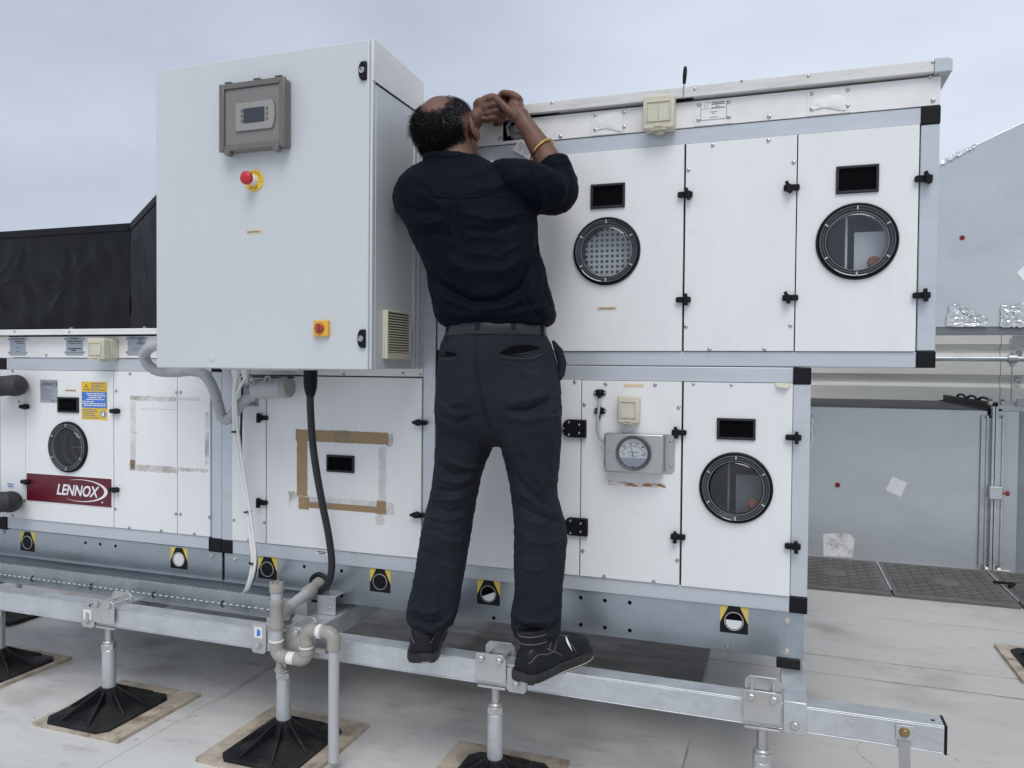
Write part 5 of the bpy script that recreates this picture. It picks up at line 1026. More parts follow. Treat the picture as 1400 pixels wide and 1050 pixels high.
MT['eye'] = pmat("eye_white", (.7, .68, .64), .2)
def pxx(p): v = p-CAM; return 700+F_*v.dot(RIGHT)/v.dot(FWD)
def ring(xl, xr, py, Yc, dep, e=2.3, n=36):             # body section whose seen outline runs from xl to xr
    L_, R2 = xl, xr
    for it in range(4):
        a, b = P(L_, py, Yc), P(R2, py, Yc); c = (a+b)/2; w = (b-a).length/2; out = []
        for k in range(n):
            t = 2*math.pi*k/n; ct, st = math.cos(t), math.sin(t)
            out.append(c+RH*(w*math.copysign(abs(ct)**(2/e), ct))+FH*(dep*math.copysign(abs(st)**(2/e), st)))
        xs = [pxx(p) for p in out]; L_ += xl-min(xs); R2 += xr-max(xs)
    return out
def loft(mb, rings):
    R = [[mb.bm.verts.new(p) for p in r] for r in rings]; n = len(R[0])
    for a, b in zip(R, R[1:]):
        for k in range(n): mb.bm.faces.new((a[k], a[(k+1) % n], b[(k+1) % n], b[k]))
    mb.bm.faces.new(R[0][::-1]); mb.bm.faces.new(R[-1]); return mb
def dense(rows, n=4):                                   # Catmull-Rom through the section table
    out = []; q = [rows[0]]+rows+[rows[-1]]
    for i in range(1, len(q)-2):
        a, b, c, d = (np.array(v, float) for v in q[i-1:i+3])
        for k in range(n):
            t = k/n; out.append(.5*((2*b)+(c-a)*t+(2*a-5*b+4*c-d)*t*t+(3*b-a-3*c+d)*t**3))
    out.append(np.array(rows[-1], float)); return out
def limb(mb, pts, n=6, seg=20): # (px, py, Y, r)
    s = dense([[*P(a, b, c), r] for a, b, c, r in pts], n); mb.tube([Vector(v[:3]) for v in s], [float(v[3]) for v in s], seg); 
    for v in (s[0], s[-1]): mb.ell(Vector(v[:3]), (v[3],)*3, sub=2)
    return mb
def solidify_union(mb, vox, smooth, name):              # one continuous surface
    me = mb.mesh(name); o = bpy.data.objects.new("tmp", me); COL.objects.link(o)
    m = o.modifiers.new("r", 'REMESH'); m.mode = 'VOXEL'; m.voxel_size = vox
    if smooth: s = o.modifiers.new("s", 'SMOOTH'); s.factor = .5; s.iterations = smooth
    bpy.context.view_layer.update(); r = bpy.data.meshes.new_from_object(o.evaluated_get(bpy.context.evaluated_depsgraph_get())); bpy.data.objects.remove(o); bpy.data.meshes.remove(me); r.name = name
    r.polygons.foreach_set('use_smooth', [True]*len(r.polygons)); return r
Rn, Un, Fn, Cn = (np.array(v) for v in (RIGHT, UP, FWD, CAM))
def arrays(me):
    n = len(me.vertices); co = np.empty(n*3); me.vertices.foreach_get('co', co); no = np.empty(n*3); me.vertices.foreach_get('normal', no); return co.reshape(-1, 3), no.reshape(-1, 3)
def seen(co):
    v = co-Cn; z = v@Fn; return np.stack([700+F_*(v@Rn)/z, 525-F_*(v@Un)/z], 1)
def wrinkle(me, segs, amp_noise, sc, aniso=(1, 1, 1), crease=1.):   # folds: (polyline as measured on the photo, width px, height mm); negative height = crease
    co, no = arrays(me); px = seen(co); d = np.zeros(len(co)); back = np.clip(-(no@np.array(FH))*1.6+.35, 0, 1)
    for pl, w, h in segs:
        best = np.full(len(co), 1e9); bt = np.zeros(len(co)); N = len(pl)-1
        for i in range(N):
            a, b = np.array(pl[i], float), np.array(pl[i+1], float); ab = b-a; t = np.clip(((px-a)@ab)/(ab@ab), 0, 1); dd = np.hypot(*(px-a-t[:, None]*ab).T); m = dd < best; best[m] = dd[m]; bt[m] = (i+t[m])/N
        taper = np.clip(np.minimum(bt, 1-bt)*5+.15, 0, 1); d += h*.0017*np.exp(-(best/(w*.60))**1.5)*taper*back
    nz = np.array([mnoise.noise((p[0]*sc*aniso[0], p[1]*sc*aniso[1], p[2]*sc*aniso[2]))+.5*mnoise.noise((p[0]*sc*2.3*aniso[0]+7, p[1]*sc*2.3, p[2]*sc*2.3*aniso[2])) for p in co])
    rg = np.array([(1-abs(mnoise.noise((p[0]*sc*1.5+p[2]*sc*.9, p[1]*sc*1.2, p[2]*sc*1.9-p[0]*sc*.6))))**5+.55*(1-abs(mnoise.noise((p[0]*sc*3.1-p[2]*sc*1.4, p[1]*sc*2.4+3, p[2]*sc*3.4))))**6 for p in co])
    d += crease*amp_noise*1.15*(rg-.35)
    co = co+no*(d+amp_noise*.7*nz)[:, None]; me.vertices.foreach_set('co', co.ravel()); me.update()
def bvh_of(me): return BVHTree.FromPolygons([v.co.copy() for v in me.vertices], [tuple(p.vertices) for p in me.polygons])
def on(bv, px, py, lift=.0):                            # point of the cloth under a measured spot
    d = ray(px, py).normalized(); h = bv.ray_cast(CAM, d); 
    return (h[0]-d*lift, h[1]) if h[0] is not None else (None, None)
def stitch(parent, bv, pts, r=.0012, mat='stitch', name="seam", lift=.0006, n=6):
    s = spline([(a, b, 0) for a, b in pts], n); q = [on(bv, p.x, p.y, lift)[0] for p in s]; q = [v for v in q if v is not None]
    if len(q) > 2: obj(name, MB().tube(q, r, 6), mat, parent)

man = thing("person", "man in dark clothes seen from behind on the rail, hands raised to the roof edge", "person", G(675, 905, RZ1))
man.location.z = RZ1
# --- head frame: turned to his right, tilted back and slightly to the left
hc = P(612.5, 182, -.225)
fw = (FH*math.cos(R_(27))+RH*math.sin(R_(27))).normalized(); rt = (RH*math.cos(R_(27))-FH*math.sin(R_(27))).normalized()
pit = R_(24); f2 = fw*math.cos(pit)+ZZ*math.sin(pit); u2 = ZZ*math.cos(pit)-fw*math.sin(pit)
rol = R_(-9); r3 = rt*math.cos(rol)-u2*math.sin(rol); u3 = u2*math.cos(rol)+rt*math.sin(rol)
HM = Matrix((r3, f2, u3)).transposed()
Hd = lambda x, y, z: hc+HM@Vector((x, y, z))
mb = MB(); HR = HM
CR = (.079, .097, .090); C0 = (0, -.008, .018)
mb.ell(Hd(*C0), CR, HR, 4); mb.ell(Hd(0, .030, -.045), (.060, .062, .066), HR); mb.ell(Hd(0, .060, -.080), (.040, .036, .032), HR); mb.ell(Hd(0, .075, .035), (.058, .030, .045), HR)
for s in (-1, 1):
    mb.ell(Hd(s*.040, .062, -.028), (.026, .024, .028), HR)                         # cheekbones
    mb.ell(Hd(s*.032, .086, .018), (.026, .012, .008), HR)                          # brows
    e = HR @ Matrix.Rotation(s*R_(24), 3, 'Z') @ Matrix.Rotation(R_(-14), 3, 'X'); mb.ell(Hd(s*.085, -.002, -.008), (.0085, .0205, .032), e); mb.ell(Hd(s*.081, .006, -.036), (.0085, .012, .013), e)
    mb.ell(Hd(s*.089, -.004, .002), (.0075, .013, .024), e)
mb.tube([Hd(0, .088, .012), Hd(0, .104, -.012), Hd(0, .112, -.030)], [.009, .012, .015], 14); mb.ell(Hd(0, .108, -.033), (.018, .011, .010), HR)
mb.ell(Hd(0, .096, -.056), (.022, .009, .006), HR); mb.ell(Hd(0, .093, -.068), (.020, .009, .007), HR)
# neck, trunk inside the shirt, legs inside the trousers
limb(mb, [(628, 262, -.255, .060), (626, 238, -.252, .060), (621, 214, -.245, .058), (616, 190, -.235, .060)], 5)
loft(mb, [ring(*r) for r in dense([(600, 655, 236, -.255, .05), (565, 705, 255, -.262, .085), (565, 712, 300, -.262, .10), (600, 728, 380, -.262, .10), (615, 740, 440, -.262, .10), (612, 745, 500, -.262, .10), (612, 752, 560, -.262, .10), (640, 735, 596, -.262, .06)])])
for leg in ([(640, 560, -.262, .065), (632, 640, -.262, .055), (617, 690, -.262, .050), (603, 760, -.268, .045), (588, 840, -.272, .034), (578, 868, -.275, .028)], [(722, 560, -.262, .065), (726, 640, -.262, .056), (735, 700, -.262, .050), (738, 770, -.266, .045), (732, 845, -.272, .034), (726, 868, -.272, .030)]): limb(mb, leg, 5)
# arms
limb(mb, [(715, 244, -.265, .052), (748, 260, -.225, .050), (764, 256, -.170, .046), (757, 235, -.150, .043), (744, 211, -.132, .0385), (729, 187, -.116, .0305), (716, 167, -.106, .0265), (711, 158, -.103, .0275)], 6)
limb(mb, [(576, 264, -.262, .042), (580, 274, -.16, .042), (590, 262, -.085, .044), (615, 225, -.07, .040), (640, 178, -.062, .030), (652, 160, -.060, .027)], 6)
# right hand: fist seen from the thumb side
def pt(a): return P(*a)
def digit(mb, pts, rr): s = dense([[*P(a, b, c), r] for (a, b, c), r in zip(pts, rr)], 5); mb.tube([Vector(v[:3]) for v in s], [float(v[3]) for v in s], 14); [mb.ell(Vector(v[:3]), (float(v[3]),)*3, sub=2) for v in (s[0], s[-1])]
hd = (P(706, 134, -.095)-P(713, 163, -.105)).normalized()
rotp = Matrix((hd.cross(FH).normalized(), FH, hd)).transposed()
mb.ell(P(705.5, 147.5, -.090), (.026, .036, .036), rotp); mb.ell(P(699, 153, -.108), (.018, .020, .027), rotp); mb.ell(P(709, 138, -.085), (.015, .034, .014), rotp)
digit(mb, [(708.5, 134, -.112), (699, 128.5, -.110), (687, 127.5, -.100), (682, 136, -.090), (688, 143, -.086)], [.0115, .0105, .0098, .0088, .0078])
digit(mb, [(709, 136, -.091), (700, 130, -.089), (689.5, 130, -.080), (686, 140, -.074), (692, 147, -.072)], [.0118, .0108, .0100, .0090, .0080])
digit(mb, [(709, 140, -.070), (700, 134, -.068), (691, 135, -.060), (689, 144, -.056), (695, 151, -.056)], [.0110, .0100, .0093, .0084, .0076])
digit(mb, [(709, 145, -.052), (702, 140, -.050), (695, 141, -.045), (693, 148, -.042), (698, 154, -.044)], [.0095, .0088, .0080, .0072, .0066])
digit(mb, [(704, 160, -.118), (695, 151, -.126), (686, 141.5, -.122), (678.5, 134.5, -.112), (676, 132.5, -.108)], [.0150, .0135, .0112, .0112, .0095])
# left hand: back of the fist toward the camera
hl = (P(676, 146, -.055)-P(648, 163, -.06)).normalized(); rotl = Matrix((hl, FH, hl.cross(FH))).transposed()
mb.ell(P(663, 150.5, -.052), (.043, .022, .036), rotl); mb.ell(P(655, 141, -.060), (.022, .016, .017), rotl); mb.ell(P(653, 160, -.054), (.028, .019, .022), rotl)
for (a, b), rr, k in (((672, 134.5), .0112, 0), ((677.5, 143.5), .0116, 1), ((678, 153.5), .0110, 2), ((674.5, 162), .0098, 3)):
    digit(mb, [(a-10, b+2.5, -.060), (a, b, -.066), (a+9, b+2.0, -.058), (a+10, b+6, -.034), (a+2, b+8, -.020)], [rr*.95, rr*1.05, rr*.95, rr*.88, rr*.75])
    digit(mb, [(a-17, b+6-2*k, -.066), (a-8, b+2.5-k*.5, -.069), (a, b, -.070)], [.0045, .0055, .0075])
digit(mb, [(652, 150, -.045), (660, 138, -.036), (672, 132, -.030), (679, 134, -.030)], [.015, .013, .011, .0095])
bme = solidify_union(mb, .0034, 3, "body")
co, no = arrays(bme); nz = np.array([mnoise.noise((p[0]*40, p[1]*40, p[2]*40)) for p in co]); co += no*(nz*.0007)[:, None]; bme.vertices.foreach_set('co', co.ravel()); bme.update()
body = obj("body", bme, 'skin', man)
# nails and small face details
for s in (-1, 1):
    obj("eye", MB().ell(Hd(s*.030, .0790, .003), (.012, .012, .0115), HR, 2), 'eye', body); obj("iris", MB().ell(Hd(s*.030, .0900, .003), (.006, .0022, .006), HR, 2), 'print', body)
    obj("eyebrow", MB().tube([Hd(s*.016, .099, .020), Hd(s*.032, .100, .025), Hd(s*.048, .090, .020)], [.003, .0042, .002], 8), 'hair_d', body)
# --- hair: dense curls round the sides and back, bare crown, grey at the temples
rnd = random.Random(12); mb = MB(); bmh = mb.bm; gray_faces = []
bald = (HM.transposed()@(ZZ*.72-RH*.25-FH*.62)).normalized(); bald2 = (HM.transposed()@(ZZ*.97-RH*.22+FH*.10)).normalized()
def hair_ok(d, soft=0.):
    if d.dot(bald) > math.cos(R_(37))+soft or d.dot(bald2) > math.cos(R_(41))+soft: return False
    if d.y > .42 or (d.y > .02 and d.z < .12) or d.z < -.80: return False
    if d.x > .62 and -.62 < d.z < .22 and d.y > -.34: return False
    if d.x > .45 and d.z < -.25 and d.y > -.30: return False
    return True
r = bmesh.ops.create_icosphere(bmh, subdivisions=5, radius=1); kill = []
for v in r['verts']:
    d = v.co.normalized(); k = 1.075+.05*mnoise.noise(d*9)+.03*mnoise.noise(d*25)
    mg = min(math.degrees(d.angle(bald))-37, math.degrees(d.angle(bald2))-41)
    k = 1.0+(k-1.0)*max(0., min(1., mg/16))
    if not hair_ok(d, -.03): k = .90
    if d.z < -.35: k *= 1-.10*(-.35-d.z)
    v.co = Hd(C0[0]+d.x*CR[0]*k, C0[1]+d.y*CR[1]*k, C0[2]+d.z*CR[2]*k*(1.0 if d.z > -.2 else 1.15))
cap_faces = set(bmh.faces)
def strand(base, nrm, L, curl, w, grey):
    u = nrm.orthogonal().normalized(); v = nrm.cross(u); ph = rnd.uniform(0, 6.3); turns = rnd.uniform(.8, 1.7); side = (u*rnd.uniform(-1, 1)+v*rnd.uniform(-1, 1)-ZZ*.5)*.6; prev = None; n = 7
    for i in range(n+1):
        t = i/n; a = ph+turns*6.28*t; p = base+(nrm*t+side*t*t)*L+(u*math.cos(a)+v*math.sin(a))*curl*min(1, t*2.5); ww = w*(1-.7*t)
        tri = [bmh.verts.new(p+(u*math.cos(a+q)+v*math.sin(a+q))*ww) for q in (0, 2.1, 4.2)]
        if prev:
            for k in range(3):
                f = bmh.faces.new((prev[k], prev[(k+1) % 3], tri[(k+1) % 3], tri[k])); f.material_index = 1 if grey else 0
        prev = tri
cnt = 0
while cnt < 8200:
    d = Vector((rnd.gauss(0, 1), rnd.gauss(0, 1), rnd.gauss(0, 1))).normalized(); a = max(d.dot(bald), d.dot(bald2)); fr = d.dot(bald)
    if not hair_ok(d):
        mgc = min(math.degrees(d.angle(bald))-37, math.degrees(d.angle(bald2))-41)
        if not (-12 < mgc < 0 and hair_ok(d, .5) and rnd.random() < .16*(1+mgc/12)): continue
    zz = 1.0 if d.z > -.2 else 1.15
    base = Hd(C0[0]+d.x*CR[0]*1.02, C0[1]+d.y*CR[1]*1.02, C0[2]+d.z*CR[2]*1.02*zz); nrm = (HM@Vector((d.x/CR[0], d.y/CR[1], d.z/CR[2]))).normalized()
    mg = max(.0, min(math.degrees(d.angle(bald))-37, math.degrees(d.angle(bald2))-41)); edge = False; ef = .30+.70*min(1, mg/24)
    if mg > 0 and rnd.random() > .35+mg/14: continue
    g = .01+.50*max(0, d.x-.30)**1.5*(1 if d.z > -.05 else .08)+.10*max(0, d.z)
    L = rnd.uniform(.009, .019)*(1.5 if d.x < -.45 and d.z > .1 and rnd.random() < .3 else 1)*ef*(.75 if d.z < -.5 else 1)
    strand(base, nrm, L, rnd.uniform(.003, .007), rnd.uniform(.00055, .0010), rnd.random() < g); cnt += 1
hme = mb.mesh("hair", 60); ho = obj("hair", hme, 'hair_d', man); hme.materials.append(MT['hair_g'])

# --- shirt
mb = MB()
Ys = -.262
T_ = dense([(588, 664, 221, Ys+.008, .062), (570, 690, 232, Ys+.004, .080), (549, 712, 245, Ys, .104), (539, 724, 262, Ys, .120), (540, 731, 283, Ys, .130), (552, 736, 308, Ys, .133), (565, 739, 335, Ys, .132), (579, 743, 360, Ys, .130), (587, 750, 390, Ys, .128), (590, 757, 415, Ys, .130), (593, 760, 431, Ys, .130), (599, 757, 441, Ys, .124), (607, 746, 447, Ys, .112)], 4)
loft(mb, [ring(*r, 2.5) for r in T_])
limb(mb, [(604, 240, -.262, .052), (580, 250, -.262, .060), (567, 268, -.245, .066), (570, 277, -.15, .060), (584, 264, -.085, .055)], 6, 24)
limb(mb, [(690, 243, -.262, .056), (716, 250, -.262, .066), (742, 261, -.232, .0675), (762, 264, -.178, .0600), (764, 250, -.156, .0560), (758, 237, -.146, .0515)], 6, 24)
cdir = (P(744, 211, -.132)-P(758, 237, -.150)).normalized()
cc = P(757, 234, -.148); mb.lathe(cc-cdir*.022, cdir, [(0, 0), (.054, 0), (.0555, .012), (.0555, .040), (.050, .045), (0, .045)], 36)
# collar
for k in range(1):
    pts = []
    for a in [2*math.pi*i/30 for i in range(31)]: pts.append(P(622.5, 219, -.250)+RH*(.078*math.cos(a))+FH*(.070*math.sin(a))+ZZ*(.010*math.sin(a)-.002+.012*math.cos(a)*-.6))
    mb.tube(pts, .0185, 12)
sme = solidify_union(mb, .0046, 5, "shirt")
SW = [  # folds read off the photo: yoke, pleat, shoulder drag lines, blousing above the belt
 ([(614, 273), (613, 300), (612, 326)], 3, 3.0), ([(629, 273), (630, 300), (634, 326)], 3, 3.0), ([(621, 276), (621, 320)], 6, -2.5),
 ([(560, 262), (585, 270), (608, 285)], 7, 4), ([(566, 238), (590, 258), (600, 272)], 6, 3.5), ([(545, 280), (575, 288), (604, 292)], 7, -4), ([(556, 300), (585, 306), (610, 300)], 7, 4), ([(570, 325), (600, 318), (616, 322)], 7, -4),
 ([(632, 290), (665, 300), (700, 296), (728, 288)], 8, 4.5), ([(634, 312), (670, 318), (710, 305)], 7, -4), ([(636, 326), (662, 322), (690, 330)], 6, 3), ([(640, 262), (680, 256), (712, 240)], 8, 3.5), ([(630, 250), (660, 240), (690, 222)], 7, -3),
 ([(700, 226), (728, 232), (734, 262), (740, 285)], 3, -3.0), ([(716, 222), (731, 240), (737, 270)], 5, 2.5), ([(752, 240), (756, 262), (748, 284)], 5, -4), ([(768, 244), (770, 262), (762, 284)], 5, 3.5), ([(744, 250), (742, 270), (738, 288)], 4, 3.5), ([(780, 250), (778, 272)], 4, -3), ([(735, 292), (755, 288), (775, 280)], 5, -4),
 ([(582, 366), (610, 395), (645, 412), (680, 412), (712, 395), (738, 345), (738, 312)], 10, -10), ([(586, 382), (612, 408), (650, 424), (690, 420), (722, 404), (742, 372)], 9, 8), ([(600, 350), (640, 372), (690, 372), (725, 345)], 16, 6), ([(575, 330), (590, 362), (612, 388)], 6, 4),
 ([(595, 420), (630, 432), (668, 430)], 6, 4), ([(690, 432), (720, 424), (752, 420)], 6, 4), ([(720, 412), (728, 420), (740, 436)], 4, -4), ([(610, 436), (650, 441), (700, 436)], 4, -4), ([(742, 380), (748, 405), (757, 425)], 5, -3.5), ([(700, 405), (720, 418), (716, 432)], 4, 3.5),
 ([(575, 345), (586, 375), (592, 410)], 6, 3), ([(640, 345), (680, 352), (718, 330)], 9, 3), ([(590, 300), (600, 330), (606, 360)], 8, -3)]
wrinkle(sme, SW, .0034, 13, (1, 1, .7), .50); sb = bvh_of(sme); shirt = obj("shirt", sme, 'shirt', man)
stitch(shirt, sb, [(556, 250), (580, 264), (618, 271), (660, 268), (700, 256), (727, 238)], .0011, 'shirt', lift=.001); stitch(shirt, sb, [(727, 226), (732, 245), (735, 268), (740, 288)], .0013, 'shirt', lift=.001)
stitch(shirt, sb, [(614, 274), (613, 300), (613, 325)], .0012, 'shirt', lift=.001); stitch(shirt, sb, [(628, 274), (629, 300), (632, 325)], .0012, 'shirt', lift=.001)
# --- trousers
mb = MB(); Yt = -.262
hip = dense([(611, 744, 452, Yt, .108), (606, 749, 462, Yt, .113), (601, 757, 480, Yt, .122), (598, 764, 510, Yt, .130), (595, 767, 540, Yt-.003, .132), (594, 768, 565, Yt-.003, .126), (600, 762, 588, Yt, .105), (625, 745, 602, Yt, .07), (655, 705, 610, Yt, .03)], 4)
loft(mb, [ring(*r, 2.5) for r in hip])
LL_ = dense([(596, 678, 565, Yt, .108), (596, 677, 600, Yt, .104), (593, 661, 640, Yt+.006, .096), (587, 652, 680, Yt+.008, .088), (578, 646, 715, Yt+.002, .080), (571, 639, 755, Yt-.002, .077), (564, 632, 800, Yt-.004, .074), (556, 627, 832, Yt-.005, .074), (555, 623, 845, Yt-.004, .073), (559, 619, 853, Yt, .069)], 4)
RL_ = dense([(678, 768, 565, Yt, .108), (681, 767, 600, Yt, .104), (692, 764, 640, Yt+.006, .096), (699, 762, 675, Yt+.008, .088), (702, 770, 705, Yt+.002, .082), (703, 775, 735, Yt-.002, .080), (703, 772, 775, Yt-.004, .076), (703, 769, 810, Yt-.005, .074), (699, 767, 842, Yt-.004, .076), (700, 766, 860, Yt, .074), (704, 763, 868, Yt+.006, .068)], 4)
loft(mb, [ring(*r, 2.15) for r in LL_]); loft(mb, [ring(*r, 2.15) for r in RL_])
tme = solidify_union(mb, .0046, 4, "trousers")
TW = [([(648, 470), (652, 520), (664, 570), (676, 604)], 4, -5), ([(604, 545), (620, 560), (650, 560)], 7, -3), ([(602, 568), (625, 578), (655, 566)], 6, -5), ([(690, 562), (720, 562), (757, 546)], 6, -6), ([(686, 550), (720, 548), (750, 536)], 9, 4), ([(692, 572), (722, 574), (762, 560)], 6, 4), ([(605, 556), (630, 548), (650, 530)], 8, 3),
 ([(620, 500), (612, 520), (604, 540)], 5, 3), ([(690, 492), (720, 512), (745, 515)], 5, 2.5), ([(740, 480), (752, 520), (748, 560)], 5, -3), ([(600, 612), (612, 630), (640, 640), (662, 632)], 5, 6), ([(598, 634), (620, 648), (650, 640)], 5, -6), ([(600, 655), (625, 660), (648, 650)], 4, 5), ([(592, 668), (620, 672), (645, 664)], 4, -5), ([(600, 588), (608, 615), (618, 632)], 5, 4), ([(588, 682), (612, 684), (640, 680)], 4, 4),
 ([(640, 560), (652, 590), (655, 620)], 7, 3), ([(590, 692), (615, 700), (640, 694)], 4, -4), ([(585, 705), (610, 712), (635, 706)], 4, 3.5), ([(582, 722), (605, 728)], 4, -3), ([(596, 735), (620, 742), (636, 736)], 4, 3), ([(575, 752), (600, 760)], 4, -2.5), ([(600, 770), (625, 778)], 4, 2.5),
 ([(590, 790), (596, 820), (592, 845)], 6, 3), ([(560, 828), (580, 838), (605, 832)], 5, 6), ([(558, 842), (585, 852), (612, 848)], 4, -6), ([(564, 852), (590, 862), (618, 842)], 4, 5), ([(612, 812), (620, 832), (610, 850)], 5, 4), ([(556, 836), (566, 848), (574, 862)], 4, -5),
 ([(750, 570), (745, 610), (756, 650)], 5, 4), ([(758, 555), (764, 600), (760, 640)], 4, -4), ([(705, 590), (730, 640), (752, 690)], 7, 4), ([(690, 620), (712, 660), (742, 690), (762, 702)], 6, -4), ([(704, 668), (735, 690), (766, 706)], 5, 5), ([(706, 690), (735, 704), (768, 716)], 4, -4.5), ([(706, 705), (730, 714), (752, 722)], 4, 3.5), ([(712, 722), (735, 728)], 4, -3), ([(718, 738), (745, 744), (766, 738)], 4, 3), ([(708, 756), (735, 762)], 4, -2.5), ([(715, 778), (742, 782)], 4, 2.5), ([(750, 720), (757, 760), (750, 800)], 5, -3),
 ([(702, 836), (720, 850), (745, 850), (766, 838)], 5, 6), ([(700, 848), (722, 862), (750, 862)], 4, -6), ([(706, 858), (730, 872), (758, 868)], 4, 5), ([(745, 822), (755, 842), (748, 858)], 4, 4), ([(728, 800), (722, 825), (712, 845)], 5, 3.5), ([(765, 846), (752, 860), (742, 872)], 4, -5)]
wrinkle(tme, TW, .0030, 14, (1, 1, .6), .62); tb = bvh_of(tme); trs = obj("trousers", tme, 'trouser', man)
stitch(trs, tb, [(651, 462), (652, 490), (655, 530), (664, 572)], .0013, 'trouser', lift=.001)
stitch(trs, tb, [(601, 490), (612, 491), (625, 490)], .0010, 'stitch_d'); stitch(trs, tb, [(684, 486), (705, 490), (730, 489), (742, 483)], .0009, 'stitch_d'); stitch(trs, tb, [(683, 490.5), (706, 493.5), (730, 492.5)], .0009, 'trouser', lift=.001)
for loop in ([(602, 484), (611, 480), (622, 483), (624, 486), (612, 487), (602, 487)], [(684, 481), (700, 473.5), (722, 472), (738, 475), (728, 480), (706, 484), (690, 485)]):
    q = [on(tb, a, b, .0032)[0] for a, b in loop]; q = [v for v in q if v is not None]; mbp = MB(); c = on(tb, sum(a for a, b in loop)/len(loop), sum(b for a, b in loop)/len(loop), .0032)[0]; cv = mbp.bm.verts.new(c); vs = [mbp.bm.verts.new(v) for v in q]
    for i in range(len(vs)): mbp.bm.faces.new((cv, vs[i], vs[(i+1) % len(vs)]))
    obj("pocket_opening", mbp, 'dark', trs)
stitch(trs, tb, [(682, 483), (700, 473), (722, 471), (740, 474)], .0013, 'trouser', name="pocket_welt", lift=.001); stitch(trs, tb, [(602, 483.5), (612, 480), (623, 483)], .0013, 'trouser', name="pocket_welt", lift=.001)
stitch(trs, tb, [(700, 484.5), (716, 483), (732, 479)], .0009, 'stitch_d', name="pocket_welt", lift=.0015)
a = P(764, 470, -.26); obj("side_pocket", MB().tube([P(756, 466, -.25), P(764, 480, -.235), P(768.5, 497, -.230), P(767, 512, -.235), P(763, 522, -.24)], [.004, .012, .013, .011, .004], 14), 'trouser', trs)
# belt with loops
mb = MB(); loft(mb, [ring(608.5, 747, 460, Yt, .1135, 2.5), ring(608.5, 747.5, 458, Yt, .1165, 2.5), ring(610, 746.5, 444, Yt, .1145, 2.5), ring(611, 745.5, 442, Yt, .111, 2.5)])
bme2 = mb.mesh("belt", 60); belt = obj("belt", bme2, 'belt', man)
v0 = wloc(belt); bb = BVHTree.FromPolygons([v.co+v0 for v in bme2.vertices], [tuple(p.vertices) for p in bme2.polygons])
for lx in (652.5, 702, 740.5, 613):
    q = [on(bb, lx, y, .0025)[0] for y in (443, 451, 459)]; q = [v for v in q if v is not None]
    if len(q) < 3: continue
    e = on(tb, lx, 464, .001)[0] or q[-1]; dwn = [q[0], q[1], q[2], e]; mbp = MB()
    for a_, b_ in zip(dwn, dwn[1:]): mbp.prism_v([a_-RH*.0068, a_+RH*.0068, b_+RH*.0068, b_-RH*.0068], FH*.002)
    obj("belt_loop", mbp, 'trouser', man, bevel=.0006)
# bangle
bd_ = (P(748, 203, -.126)-P(735, 222, -.150)); wdir = (P(729, 187, -.116)-P(744, 211, -.132)).normalized()
pc = P(741, 207.5, -.130); u = (RH-wdir*RH.dot(wdir)).normalized(); vv = wdir.cross(u); tilt = .35
obj("bangle", MB().tube([pc+u*(.043*math.cos(a))+vv*(.043*math.sin(a))+wdir*(.012*math.cos(a)) for a in [2*math.pi*k/48 for k in range(49)]], .0031, 10), 'gold', man)
